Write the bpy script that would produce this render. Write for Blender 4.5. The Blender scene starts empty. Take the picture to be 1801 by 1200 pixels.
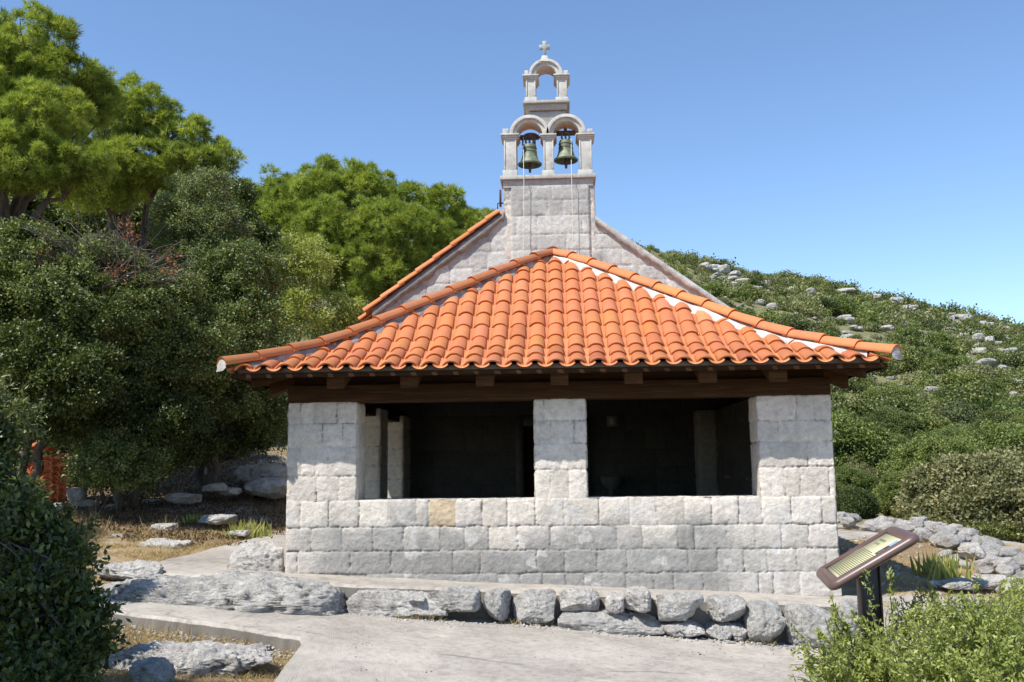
import bpy, bmesh, math, random
import numpy as np
from mathutils import Vector, Matrix
R = math.radians
rng = np.random.default_rng(7)
random.seed(7)
SC = bpy.context.scene
COL = SC.collection

# ------------------------------------------------------------------ camera
F = 1650.0; PW, PH = 1801.0, 1200.0; CX, CY = 900.5, 600.0
yaw, pitch, roll = R(2.95), R(7.42), R(0.68)
fw = np.array([-math.sin(yaw)*math.cos(pitch), math.cos(yaw)*math.cos(pitch), math.sin(pitch)])
r0 = np.array([math.cos(yaw), math.sin(yaw), 0.0]); u0 = np.cross(r0, fw)
RT = math.cos(roll)*r0 - math.sin(roll)*u0
UP = math.sin(roll)*r0 + math.cos(roll)*u0
EYE = np.array([0, 0, 1.6])
cd = bpy.data.cameras.new('camera'); cam = bpy.data.objects.new('camera', cd); COL.objects.link(cam)
cd.sensor_width = 36.0; cd.lens = F/PW*36.0; cd.clip_end = 2000; cd.clip_start = 0.05
cam.matrix_world = Matrix(((RT[0], UP[0], -fw[0], 0), (RT[1], UP[1], -fw[1], 0), (RT[2], UP[2], -fw[2], 1.6), (0, 0, 0, 1)))
SC.camera = cam

def atY(px, py, Y):
    d = fw + RT*(px-CX)/F + UP*(CY-py)/F
    return EYE + d*(Y/d[1])

# ------------------------------------------------------------------ light
SUN_EL, SUN_AZ = 55.0, 225.0      # azimuth clockwise from +Y
sdir = np.array([math.cos(R(SUN_EL))*math.sin(R(SUN_AZ)), math.cos(R(SUN_EL))*math.cos(R(SUN_AZ)), math.sin(R(SUN_EL))])
w = bpy.data.worlds.new('World'); SC.world = w; w.use_nodes = True
nt = w.node_tree; nt.nodes.clear()
sky = nt.nodes.new('ShaderNodeTexSky'); sky.sky_type = 'NISHITA'; sky.sun_disc = False
sky.sun_elevation = R(SUN_EL); sky.sun_rotation = R(SUN_AZ)
sky.altitude = 100; sky.air_density = 1.0; sky.dust_density = 0.0; sky.ozone_density = 5.0
bg = nt.nodes.new('ShaderNodeBackground'); bg.inputs[1].default_value = 0.125
ow = nt.nodes.new('ShaderNodeOutputWorld')
nt.links.new(sky.outputs[0], bg.inputs[0]); nt.links.new(bg.outputs[0], ow.inputs[0])
sl = bpy.data.lights.new('sun', 'SUN'); sl.energy = 4.2; sl.angle = R(0.53); sl.color = (1.0, 0.95, 0.87)
so = bpy.data.objects.new('sun', sl); COL.objects.link(so)
so.rotation_euler = Vector(sdir).to_track_quat('Z', 'Y').to_euler(); so.location = (-20, -20, 30)
SC.view_settings.view_transform = 'Standard'; SC.view_settings.look = 'None'
SC.view_settings.exposure = 0.72; SC.view_settings.gamma = 1.0

# ------------------------------------------------------------------ helpers
def tag(o, label=None, cat=None, group=None, kind=None):
    if label: o['label'] = label
    if cat: o['category'] = cat
    if group: o['group'] = group
    if kind: o['kind'] = kind
    return o

def link(name, me, parent=None):
    o = bpy.data.objects.new(name, me); COL.objects.link(o)
    if parent is not None:
        o.parent = parent
        if parent.type == 'EMPTY':
            o.location = -parent.location
    return o

def empty(name, loc, label, cat, group=None):
    o = bpy.data.objects.new(name, None); COL.objects.link(o); o.location = loc
    o.empty_display_size = 0.2
    return tag(o, label, cat, group)

def make_mesh(name, V, faces, mat, col=None, var=None, smooth=False):
    """V (n,3); faces list of int arrays (m,3) or (m,4)"""
    me = bpy.data.meshes.new(name)
    V = np.ascontiguousarray(V, dtype=np.float32)
    me.vertices.add(len(V)); me.vertices.foreach_set('co', V.ravel())
    fs = [np.asarray(f, dtype=np.int32) for f in faces if len(f)]
    nl = sum(f.size for f in fs); npoly = sum(len(f) for f in fs)
    me.loops.add(nl); me.polygons.add(npoly)
    me.loops.foreach_set('vertex_index', np.concatenate([f.ravel() for f in fs]))
    st = np.concatenate([np.full(len(f), f.shape[1], dtype=np.int32) for f in fs])
    starts = np.concatenate([[0], np.cumsum(st)[:-1]]).astype(np.int32)
    me.polygons.foreach_set('loop_start', starts)
    if smooth: me.polygons.foreach_set('use_smooth', np.ones(npoly, dtype=bool))
    me.update(calc_edges=True)
    if col is not None:
        a = me.attributes.new('Col', 'FLOAT_COLOR', 'POINT')
        c = np.ones((len(V), 4), dtype=np.float32); c[:, :3] = col
        a.data.foreach_set('color', c.ravel())
    if var is not None:
        a = me.attributes.new('var', 'FLOAT', 'POINT'); a.data.foreach_set('value', np.asarray(var, dtype=np.float32))
    me.materials.append(mat)
    return me

class MB:
    """collects pieces into one mesh"""
    def __init__(s): s.V = []; s.F = []; s.C = []; s.n = 0
    def add(s, V, faces, col=None):
        V = np.asarray(V, float)
        for f in faces:
            s.F.append(np.asarray(f, dtype=np.int32)+s.n)
        s.V.append(V); s.n += len(V)
        c = np.ones((len(V), 3)); 
        if col is not None: c[:] = col
        s.C.append(c)
    def box(s, x0, x1, y0, y1, z0, z1, col=None):
        V = [(x, y, z) for z in (z0, z1) for y in (y0, y1) for x in (x0, x1)]
        s.add(V, [[(0, 2, 3, 1), (4, 5, 7, 6), (0, 1, 5, 4), (2, 6, 7, 3), (0, 4, 6, 2), (1, 3, 7, 5)]], col)
    def hexa(s, pts, col=None):  # 8 points bottom 4 (ccw from above) then top 4
        s.add(pts, [[(3, 2, 1, 0), (4, 5, 6, 7), (0, 1, 5, 4), (1, 2, 6, 5), (2, 3, 7, 6), (3, 0, 4, 7)]], col)
    def tube(s, P, rad, n=8, col=None, caps=True):
        P = np.asarray(P, float); rad = np.broadcast_to(rad, (len(P),))
        T = np.gradient(P, axis=0); T /= np.linalg.norm(T, axis=1)[:, None]+1e-9
        a = np.array([0, 0, 1.0]) if abs(T[0][2]) < .9 else np.array([1.0, 0, 0])
        V = []
        u = np.cross(T[0], a); u /= np.linalg.norm(u)
        for i in range(len(P)):
            u = u - T[i]*(u@T[i]); u /= np.linalg.norm(u); v = np.cross(T[i], u)
            th = np.linspace(0, 2*math.pi, n, endpoint=False)
            V.append(P[i]+rad[i]*(np.cos(th)[:, None]*u+np.sin(th)[:, None]*v))
        V = np.concatenate(V); Q = []
        for i in range(len(P)-1):
            for j in range(n):
                Q.append((i*n+j, i*n+(j+1) % n, (i+1)*n+(j+1) % n, (i+1)*n+j))
        fs = [Q]
        if caps:
            V = np.vstack([V, P[0], P[-1]]); k = len(P)*n
            fs.append([(k, (j+1) % n, j) for j in range(n)]+[(k+1, (len(P)-1)*n+j, (len(P)-1)*n+(j+1) % n) for j in range(n)])
        s.add(V, fs, col)
    def extrude(s, poly, y0, y1, col=None):   # poly in (x,z), triangulated, extruded along y
        from mathutils.geometry import tessellate_polygon
        n = len(poly)
        tr = tessellate_polygon([[Vector((p[0], p[1], 0)) for p in poly]])
        V = [(p[0], y0, p[1]) for p in poly]+[(p[0], y1, p[1]) for p in poly]
        T = [t for t in tr]+[tuple(i+n for i in reversed(t)) for t in tr]
        Q = [(i, (i+1) % n, n+(i+1) % n, n+i) for i in range(n)]
        s.add(V, [np.array(T), np.array(Q)], col)
    def lathe(s, prof, c, n=24, col=None):
        V = []; m = len(prof)
        for (r, z) in prof:
            for j in range(n):
                a = 2*math.pi*j/n; V.append((c[0]+r*math.cos(a), c[1]+r*math.sin(a), c[2]+z))
        Q = [(i*n+j, i*n+(j+1) % n, (i+1)*n+(j+1) % n, (i+1)*n+j) for i in range(m-1) for j in range(n)]
        s.add(V, [Q], col)
    def mesh(s, name, mat, smooth=False, fix=True):
        V = np.concatenate(s.V); fl = {}
        for f in s.F: fl.setdefault(f.shape[1], []).append(f)
        me = make_mesh(name, V, [np.concatenate(v) for v in fl.values()], mat, np.concatenate(s.C), smooth=smooth)
        if fix:
            bm = bmesh.new(); bm.from_mesh(me); bmesh.ops.recalc_face_normals(bm, faces=bm.faces); bm.to_mesh(me); bm.free()
        return me
    def build(s, name, mat, parent=None, smooth=False, fix=True):
        return link(name, s.mesh(name, mat, smooth, fix), parent)

def bevel(o, wd=0.01, seg=2):
    m = o.modifiers.new('bevel', 'BEVEL'); m.width = wd; m.segments = seg; m.limit_method = 'ANGLE'; return o

# numpy noise
def _h(i, j, k, s):
    n = (i.astype(np.int64)*73856093) ^ (j.astype(np.int64)*19349663) ^ (k.astype(np.int64)*83492791) ^ (s*2654435761)
    n = (n ^ (n >> 13))*1274126177 & 0x7fffffff
    n = (n ^ (n >> 16))*668265263 & 0x7fffffff
    return (n ^ (n >> 15)) % 100003/100003.0
def vn(P, sc=1.0, seed=0):
    P = np.asarray(P, float)*sc; i = np.floor(P).astype(np.int64); f = P-i; f = f*f*f*(f*(f*6-15)+10)
    o = 0
    for dx in (0, 1):
        wx = f[:, 0] if dx else 1-f[:, 0]
        for dy in (0, 1):
            wy = f[:, 1] if dy else 1-f[:, 1]
            for dz in (0, 1):
                wz = f[:, 2] if dz else 1-f[:, 2]
                o = o+wx*wy*wz*_h(i[:, 0]+dx, i[:, 1]+dy, i[:, 2]+dz, seed)
    return o*2-1
def fbm(P, sc=1.0, oc=4, seed=0, g=.5):
    o = 0; a = 1.0; t = 0
    for k in range(oc):
        o = o+a*vn(P, sc*2**k, seed+k*17); t += a; a *= g
    return o/t
def sstep(a, b, x):
    t = np.clip((x-a)/(b-a), 0, 1); return t*t*(3-2*t)

# ------------------------------------------------------------------ materials
def newmat(name):
    m = bpy.data.materials.new(name); m.use_nodes = True; t = m.node_tree; t.nodes.clear()
    out = t.nodes.new('ShaderNodeOutputMaterial'); b = t.nodes.new('ShaderNodeBsdfPrincipled')
    t.links.new(b.outputs[0], out.inputs[0]); return m, t, b, out
def N(t, ty, **kw):
    n = t.nodes.new(ty)
    for k, v in kw.items():
        if k.startswith('_'): n.inputs[int(k[1:])].default_value = v
        elif k in n.inputs.keys() if hasattr(n.inputs, 'keys') else False: n.inputs[k].default_value = v
        else: setattr(n, k, v)
    return n
def noise(t, scale, detail=6, rough=.6, vec=None, dist=0):
    n = t.nodes.new('ShaderNodeTexNoise'); n.inputs['Scale'].default_value = scale; n.inputs['Detail'].default_value = detail
    n.inputs['Roughness'].default_value = rough; n.inputs['Distortion'].default_value = dist
    if vec is not None: t.links.new(vec, n.inputs['Vector'])
    return n.outputs[0]
def ramp(t, fac, stops):
    n = t.nodes.new('ShaderNodeValToRGB'); t.links.new(fac, n.inputs[0]); e = n.color_ramp.elements
    while len(e) < len(stops): e.new(.5)
    for i, (p, c) in enumerate(stops):
        e[i].position = p; e[i].color = (c[0], c[1], c[2], 1) if not isinstance(c, (int, float)) else (c, c, c, 1)
    return n.outputs[0]
def mixc(t, a, b, fac, mode='MIX'):
    n = t.nodes.new('ShaderNodeMix'); n.data_type = 'RGBA'; n.blend_type = mode
    for s, v in ((6, a), (7, b)):
        if isinstance(v, (tuple, list)): n.inputs[s].default_value = (v[0], v[1], v[2], 1)
        else: t.links.new(v, n.inputs[s])
    if isinstance(fac, (int, float)): n.inputs[0].default_value = fac
    else: t.links.new(fac, n.inputs[0])
    return n.outputs[2]
def bump(t, b, h, strength=.5, dist=.01, prev=None):
    n = t.nodes.new('ShaderNodeBump'); n.inputs['Strength'].default_value = strength; n.inputs['Distance'].default_value = dist
    t.links.new(h, n.inputs['Height'])
    if prev is not None: t.links.new(prev, n.inputs['Normal'])
    if b is not None: t.links.new(n.outputs[0], b.inputs['Normal'])
    return n.outputs[0]
def objco(t):
    return t.nodes.new('ShaderNodeTexCoord').outputs['Object']
def attr(t, name='Col', out=0):
    a = t.nodes.new('ShaderNodeAttribute'); a.attribute_name = name; return a.outputs[out]

def mat_attr(name, rough=.9, vs=8, vlo=.8, vhi=1.12, b1=(60, .6, .008), b2=None, spec=.3, metallic=0):
    """albedo = Col attribute x noise; two bump layers"""
    m, t, b, o = newmat(name); oc = objco(t)
    v = ramp(t, noise(t, vs, 8, .65, oc), [(.3, vlo), (.7, vhi)])
    t.links.new(mixc(t, attr(t), v, 1.0, 'MULTIPLY'), b.inputs['Base Color'])
    b.inputs['Roughness'].default_value = rough; b.inputs['Specular IOR Level'].default_value = spec
    b.inputs['Metallic'].default_value = metallic
    nr = bump(t, None, noise(t, b1[0], 8, .7, oc), b1[1], b1[2])
    if b2: nr = bump(t, None, noise(t, b2[0], 4, .6, oc), b2[1], b2[2], nr)
    t.links.new(nr, b.inputs['Normal'])
    return m

M = {}
# dressed limestone: fine tooling + pits
m, t, b, o = newmat('dressed_limestone'); oc = objco(t)
v = ramp(t, noise(t, 22, 10, .75, oc), [(.30, .70), (.5, .98), (.72, 1.14)])
base = mixc(t, attr(t), v, 1.0, 'MULTIPLY')
sp = ramp(t, noise(t, 130, 3, .6, oc), [(.60, 0.0), (.68, 1.0)])
base = mixc(t, base, (.22, .21, .19), mixc(t, (0, 0, 0), (.45, .45, .45), sp))
t.links.new(base, b.inputs['Base Color']); b.inputs['Roughness'].default_value = .92; b.inputs['Specular IOR Level'].default_value = .2
n1 = bump(t, None, noise(t, 55, 8, .75, oc), .75, .014)
n2 = bump(t, b, noise(t, 180, 4, .7, oc), .5, .004, n1)
M['stone'] = m
M['carved'] = mat_attr('carved_limestone', .9, 14, .72, 1.1, (70, .35, .006), (200, .3, .003), .2)
M['tile'] = mat_attr('terracotta_tile', .72, 9, .9, 1.07, (90, .25, .003), (16, .25, .004), .3)
M['mortar'] = mat_attr('lime_mortar', .95, 10, .62, 1.15, (40, .8, .014), (140, .5, .004), .1)
M['concrete'] = mat_attr('concrete', .92, 2.2, .80, 1.12, (90, .5, .004), (22, .35, .006), .2)
t = M['concrete'].node_tree; b = [n for n in t.nodes if n.type == 'BSDF_PRINCIPLED'][0]; oc = objco(t)
src = b.inputs['Base Color'].links[0].from_socket
sp = ramp(t, noise(t, 75, 6, .8, oc), [(.32, .62), (.46, .98), (.60, 1.04), (.70, 1.25)])
t.links.new(mixc(t, src, sp, 1.0, 'MULTIPLY'), b.inputs['Base Color'])
M['ground'] = mat_attr('dry_earth', .95, 9, .7, 1.2, (35, .8, .02), (150, .6, .006), .1)
M['paint'] = mat_attr('coated_metal', .38, 6, .93, 1.05, (300, .06, .001), None, .5)
M['panel'] = mat_attr('printed_panel', .45, 20, .96, 1.03, (300, .03, .001), None, .45)
M['rope'] = mat_attr('rope', .9, 60, .8, 1.1, (200, .4, .002))
M['blade'] = mat_attr('dry_blades', .85, 3, .85, 1.1, (50, .1, .002), None, .15)
# wood
m, t, b, o = newmat('stained_wood'); oc = objco(t)
mp = t.nodes.new('ShaderNodeMapping'); mp.inputs['Scale'].default_value = (2.2, 30, 30); t.links.new(oc, mp.inputs[0])
g = ramp(t, noise(t, 1.3, 8, .65, mp.outputs[0], .6), [(.25, (.018, .0085, .0035)), (.55, (.046, .022, .009)), (.8, (.09, .046, .02))])
t.links.new(mixc(t, g, attr(t), 1.0, 'MULTIPLY'), b.inputs['Base Color']); b.inputs['Roughness'].default_value = .8; b.inputs['Specular IOR Level'].default_value = .12
bump(t, b, noise(t, 1.3, 8, .65, mp.outputs[0], .6), .4, .004)
M['wood'] = m
# bronze with verdigris
m, t, b, o = newmat('weathered_bronze'); oc = objco(t)
g = ramp(t, noise(t, 9, 8, .7, oc), [(.3, (.07, .08, .055)), (.5, (.15, .175, .115)), (.7, (.25, .30, .22))])
t.links.new(g, b.inputs['Base Color']); b.inputs['Roughness'].default_value = .62; b.inputs['Metallic'].default_value = .35
bump(t, b, noise(t, 60, 6, .7, oc), .3, .004)
M['bronze'] = m
m, t, b, o = newmat('rusty_iron'); oc = objco(t)
g = ramp(t, noise(t, 25, 6, .7, oc), [(.35, (.03, .02, .018)), (.6, (.13, .05, .035)), (.8, (.24, .10, .06))])
t.links.new(g, b.inputs['Base Color']); b.inputs['Roughness'].default_value = .8
M['iron'] = m
# raw karst limestone
def mat_rock(name, light, mid, dark, sc=1.0):
    m, t, b, o = newmat(name); oc = objco(t)
    a = ramp(t, noise(t, 4*sc, 12, .72, oc, .35), [(.28, dark), (.44, mid), (.60, light), (.8, [min(1, c*1.12) for c in light])])
    pit = ramp(t, noise(t, 19*sc, 12, .8, oc, .5), [(.32, .30), (.45, .95), (.62, 1.05), (.8, 1.15)])
    c = mixc(t, a, pit, 1.0, 'MULTIPLY')
    pk = ramp(t, noise(t, 42*sc, 8, .8, oc, .2), [(.36, .30), (.44, .92), (.58, 1.03), (.66, 1.18)])
    c = mixc(t, c, pk, 1.0, 'MULTIPLY')
    sp = ramp(t, noise(t, 9*sc, 5, .6, oc), [(.62, 0.0), (.70, .5)])
    c = mixc(t, c, (.30, .24, .15), mixc(t, (0, 0, 0), (.55, .55, .55), sp))
    t.links.new(c, b.inputs['Base Color']); b.inputs['Roughness'].default_value = .93; b.inputs['Specular IOR Level'].default_value = .15
    nr = bump(t, None, noise(t, 10*sc, 12, .78, oc, .5), 1.0, .09/sc)
    bump(t, b, noise(t, 70*sc, 6, .7, oc), .6, .010/sc, nr)
    return m
M['rock'] = mat_rock('karst_limestone', (.74, .715, .67), (.54, .525, .495), (.26, .25, .235))
M['rockw'] = mat_rock('pale_limestone', (.84, .80, .75), (.64, .61, .57), (.32, .31, .29))
M['rockfar'] = mat_rock('distant_limestone', (.54, .52, .48), (.38, .37, .34), (.18, .175, .16), .35)
# bark
m, t, b, o = newmat('bark'); oc = objco(t)
mp = t.nodes.new('ShaderNodeMapping'); mp.inputs['Scale'].default_value = (14, 14, 3); t.links.new(oc, mp.inputs[0])
g = ramp(t, noise(t, 1.5, 8, .7, mp.outputs[0]), [(.3, (.05, .04, .035)), (.55, (.14, .12, .10)), (.8, (.26, .23, .20))])
t.links.new(g, b.inputs['Base Color']); b.inputs['Roughness'].default_value = .95
bump(t, b, noise(t, 1.5, 8, .7, mp.outputs[0]), .9, .03)
M['bark'] = m
# foliage
def mat_leaf(name, c0, c1, c2, rough=.5, trans=.35, spec=.4):
    m, t, b, o = newmat(name)
    c = ramp(t, attr(t, 'var', 2), [(0.0, c0), (.55, c1), (1.0, c2)])
    if name.startswith('scrub'):
        oi = t.nodes.new('ShaderNodeObjectInfo'); c = mixc(t, c, ramp(t, oi.outputs['Random'], [(0, (.55, .62, .58)), (.35, (.95, 1.0, .9)), (.7, (1.2, 1.12, 1.1)), (1, (1.4, 1.28, 1.5))]), 1.0, 'MULTIPLY')
    t.links.new(c, b.inputs['Base Color']); b.inputs['Roughness'].default_value = rough; b.inputs['Specular IOR Level'].default_value = spec
    tr = t.nodes.new('ShaderNodeBsdfTranslucent')
    t.links.new(mixc(t, c, (1.25, 1.2, .5), 1.0, 'MULTIPLY'), tr.inputs[0])
    mx = t.nodes.new('ShaderNodeMixShader'); mx.inputs[0].default_value = trans
    t.links.new(b.outputs[0], mx.inputs[1]); t.links.new(tr.outputs[0], mx.inputs[2]); t.links.new(mx.outputs[0], o.inputs[0])
    return m
M['pine'] = mat_leaf('pine_needles', (.10, .14, .03), (.27, .35, .065), (.48, .54, .14), .6, .42, .25)
M['oak'] = mat_leaf('evergreen_leaves', (.065, .095, .028), (.155, .20, .058), (.32, .36, .14), .48, .25, .35)
M['olive'] = mat_leaf('olive_leaves', (.09, .12, .045), (.19, .23, .09), (.33, .37, .18), .5, .28, .3)
M['bright'] = mat_leaf('fresh_leaves', (.17, .21, .055), (.34, .40, .10), (.60, .60, .30), .5, .4, .3)
M['dark'] = mat_leaf('dark_leaves', (.036, .055, .015), (.085, .115, .028), (.20, .235, .06), .42, .22, .4)
M['scrubA'] = mat_leaf('scrub_leaves_green', (.065, .09, .026), (.165, .21, .060), (.30, .33, .12), .55, .3, .3)
M['scrubB'] = mat_leaf('scrub_leaves_olive', (.085, .10, .045), (.19, .21, .095), (.33, .33, .18), .6, .3, .3)
M['scrubC'] = mat_leaf('scrub_leaves_dark', (.042, .06, .02), (.11, .14, .044), (.22, .25, .085), .5, .25, .3)
M['straw'] = mat_leaf('straw', (.22, .16, .08), (.38, .29, .15), (.55, .46, .27), .7, .25, .2)
M['iris'] = mat_leaf('iris_blades', (.10, .16, .03), (.32, .34, .09), (.52, .46, .18), .5, .35, .3)
M['litter'] = mat_leaf('leaf_litter', (.07, .05, .03), (.15, .105, .062), (.27, .20, .125), .8, .1, .1)
M['dead'] = mat_leaf('dead_leaves', (.16, .08, .045), (.26, .13, .08), (.36, .2, .12), .7, .25, .2)

# ------------------------------------------------------------------ foliage generator
def unit(v): return v/(np.linalg.norm(v, axis=-1, keepdims=True)+1e-9)
def rdir(n): return unit(rng.normal(size=(n, 3)))
def puffs(blobs, pr, dens=1.0, flat=.7, fill=.25):
    """blobs: list (c, (rx,ry,rz)); returns sub-puff centres/radii spread on and inside the blobs"""
    C_, R_, D_ = [], [], []
    for c, r in blobs:
        r = np.asarray(r, float); area = 4*math.pi*((r[0]*r[1])**1.6+(r[0]*r[2])**1.6+(r[1]*r[2])**1.6)**(1/1.6)/3**(1/1.6)
        n = max(4, int(dens*area/(pr*pr*1.6)))
        d = rdir(n); k = np.where(rng.random(n) < fill, rng.uniform(.2, .7, n), rng.uniform(.78, 1.02, n))
        C_.append(np.asarray(c)+d*r*k[:, None]); R_.append(pr*rng.uniform(.55, 1.25, n)); D_.append(d)
    return np.concatenate(C_), np.concatenate(R_), np.concatenate(D_)
def tufts_on(pc, pr, pd, m, flat=.7):
    n = len(pc); d = rdir(n*m).reshape(n, m, 3); d = unit(d+.55*pd[:, None, :]+np.array([0, 0, .35]))
    k = rng.uniform(.45, 1.05, (n, m, 1)); q = d*k*pr[:, None, None]; q[..., 2] *= flat
    return (pc[:, None, :]+q).reshape(-1, 3), d.reshape(-1, 3)
def needles(P, D, L, wd, K=8):
    n = len(P); base = np.repeat(P, K, 0); d = unit(np.repeat(D, K, 0)*.9+rng.normal(size=(n*K, 3))*.62+np.array([0, 0, .18]))
    l = L*rng.uniform(.6, 1.15, (n*K, 1)); s = unit(np.cross(d, rng.normal(size=(n*K, 3))))*wd*.5
    base = base+d*l*.08
    V = np.stack([base-s, base+s, base+d*l+s*.3, base+d*l-s*.3], 1).reshape(-1, 3)
    Fq = np.arange(n*K*4).reshape(-1, 4)
    var = np.repeat(np.clip(np.repeat(rng.normal(.5, .2, n), K)+rng.normal(0, .12, n*K), 0, 1), 4)
    return V, Fq, var
def leaves(P, D, L, wd, K=6, spread=.10, up=.5):
    n = len(P); N_ = n*K
    base = np.repeat(P, K, 0)+rng.normal(size=(N_, 3))*spread*.6
    ax = unit(np.repeat(D, K, 0)*.6+rng.normal(size=(N_, 3))*.8)
    nr = unit(np.repeat(D, K, 0)*up+rng.normal(size=(N_, 3))*.7+np.array([0, 0, .3]))
    s = unit(np.cross(ax, nr)); l = L*rng.uniform(.6, 1.2, (N_, 1)); ww = wd*rng.uniform(.7, 1.2, (N_, 1))
    bend = np.cross(s, ax)*l*rng.uniform(-.15, .05, (N_, 1))
    V = np.stack([base, base+ax*l*.45+s*ww*.5, base+ax*l+bend, base+ax*l*.45-s*ww*.5], 1).reshape(-1, 3)
    Fq = np.arange(N_*4).reshape(-1, 4)
    var = np.repeat(np.clip(np.repeat(rng.normal(.42, .18, n), K)+rng.normal(0, .16, N_), 0, 1), 4)
    return V, Fq, var
def crown_mesh(name, blobs, mat, kind='leaf', pr=.3, m=40, L=.06, wd=.03, K=6, dens=1.0, flat=.75, fill=.25, extra=None):
    pc, prr, pd = puffs(blobs, pr, dens, flat, fill)
    P, D = tufts_on(pc, prr, pd, m, flat)
    if kind == 'needle': V, Fq, var = needles(P, D, L, wd, K)
    else: V, Fq, var = leaves(P, D, L, wd, K, spread=L*1.2)
    tone = np.repeat(vn(P, 1.3, 5)*.14+np.repeat(rng.normal(0, .10, len(pc)), m), K*4)
    var = np.clip(var+tone, 0, 1)
    return make_mesh(name, V, [Fq], mat, var=var), pc
def limb_mesh(mb, a, b, ra, rb, seed=0, n=7, sag=.15, sides=7):
    r = random.Random(seed); a = np.array(a, float); b = np.array(b, float); L = np.linalg.norm(b-a)
    t_ = np.linspace(0, 1, n)[:, None]; P = a+(b-a)*t_
    off = np.array([[r.uniform(-1, 1) for _ in range(3)] for _ in range(n)])*L*.05; off[0] = 0; off[-1] = 0
    P = P+off+np.array([0, 0, 1.0])*np.sin(t_*math.pi)*L*sag*.4
    mb.tube(P, np.linspace(ra, rb, n), sides, caps=False)
    return P
def tree(name, base, blobs, mat, label, cat, group=None, trunk_r=.14, kind='leaf', twigs=60, lean=None, trunk_h=.55, **kw):
    """blobs given in world coordinates"""
    base = np.array(base, float)
    e = empty(name, base, label, cat, group)
    me, pc = crown_mesh('crown', blobs, mat, kind, **kw)
    link('crown', me, e)
    mb = MB(); cen = np.mean([b_[0] for b_ in blobs], axis=0)
    top = base+(cen-base)*trunk_h; top[2] = base[2]+(cen[2]-base[2])*trunk_h
    limb_mesh(mb, base-np.array([0, 0, .3]), top, trunk_r, trunk_r*.7, 3, 9, 0, 10)
    for i, (c, r) in enumerate(blobs):
        P = limb_mesh(mb, top+(np.array([0, 0, -.2])*random.random()), c, trunk_r*.5, trunk_r*.14, i+10, 8)
        near = pc[np.argsort(np.linalg.norm(pc-c, axis=1))[:max(3, twigs//len(blobs))]]
        for j, q in enumerate(near): limb_mesh(mb, P[5+j % 3], q, trunk_r*.13, .006, i*50+j, 5, .1, 4)
    mb.build('trunk', M['bark'], e, smooth=True, fix=False)
    return e
def pxblobs(lst):
    out = []
    for (px, py, rx, ry, Y) in lst:
        c = atY(px, py, Y); s = Y/F*1.0
        out.append((c, (rx*s, (rx+ry)*.5*s, ry*s)))
    return out

# ------------------------------------------------------------------ terrain
def zp(x): return .18-.08*np.clip(x, -5, 3)          # lower concrete path level
def zt(x): return .45-.045*np.clip(x, -5, 3)         # terrace level
CP = np.array([  # x, y, z
 (-4, 0, .35), (0, 0, .05), (4, 0, -.2), (-8, 0, .5), (8, 0, -.4), (-3, 4, .32), (0, 4, .08), (3, 4, -.15), (-8, 5, .55), (7, 5, -.35),
 (-2.5, 6.5, .29), (-3.4, 6.5, .33), (0, 6.5, .08), (2.5, 7, -.12), (-2, 8, .24), (0, 8, .08), (2, 8, -.06), (-4, 8, .42), (3.4, 8, -.05), (5, 8, -.1),
 (-3.5, 9.5, .55), (0, 9.5, .3), (2.7, 9.2, .22), (4.2, 9.2, .2), (6, 9, .05), (-2.7, 12, .57), (0, 12, .4), (2.7, 12, .35), (-4.15, 9.5, .60), (-4.15, 12, .59), (-4.15, 14, .6),
 (-5, 9.5, .66), (-6, 10.5, .74), (-6, 12, .78), (-5.5, 14, .9), (-8, 10, .9), (-9, 13, .98), (-7, 15.5, 1.08), (-5, 16.5, 1.2), (-3.5, 17, 1.1), (-10, 17, 1.2), (-8.6, 15.5, .98), (-10, 21, 2.2), (-6, 20, 2.2), (-2, 20, 1.7), (-12, 8, 1.0),
 (4, 11.5, .3), (4.5, 14, .45), (3, 14.5, .5), (6.5, 11.5, .1), (7, 14.5, .25), (6, 16.5, .4), (2.8, 17, .6), (10, 15, -.3), (9, 10, -.4), (5, 20, .3), (12, 20, -.2), (0, 20, 1.2), (14, 10, -.6)], float)
def _tps(r): return np.where(r > 1e-9, r*r*np.log(r+1e-12), 0)
_n = len(CP); _K = _tps(np.linalg.norm(CP[:, None, :2]-CP[None, :, :2], axis=2))+np.eye(_n)*.3
_P = np.hstack([np.ones((_n, 1)), CP[:, :2]]); _A = np.block([[_K, _P], [_P.T, np.zeros((3, 3))]])
_W = np.linalg.solve(_A, np.concatenate([CP[:, 2], np.zeros(3)]))
def near_h(x, y):
    x = np.clip(x, -16, 16); y = np.clip(y, -3, 26)
    r = np.sqrt((x[:, None]-CP[None, :, 0])**2+(y[:, None]-CP[None, :, 1])**2)
    return _tps(r)@_W[:_n]+_W[_n]+_W[_n+1]*x+_W[_n+2]*y
_gy = [0, 15, 22, 30, 42, 60, 90, 130, 190, 230, 300, 600, 1500]
_gr = [-.5, -.42, -.30, -.16, .0, .2, .5, .78, 1.0, .9, .6, .1, 0]
_gl = [0, .0, .12, .25, .38, .5, .68, .85, 1.0, .9, .6, .1, 0]
def far_h(x, y):
    yy = np.maximum(y, 5); t_ = np.clip(x/yy, -1.0, .9)
    A = np.interp(t_, [-1, -.33, .1, .22, .5, .9], [.40, .302, .230, .199, .1265, .06]); rr = np.sqrt(x*x+y*y)
    k = sstep(-.28, .0, -t_-.02)
    g = np.interp(yy, _gy, _gr)*(1-k)+np.interp(yy, _gy, _gl)*k
    z = 1.6+yy*A*g
    P = np.stack([x, y, 0*x], 1)
    z = z+fbm(P, .035, 4, 3)*np.clip((yy-20)/60, 0, 1)*2.2
    return z
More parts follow.
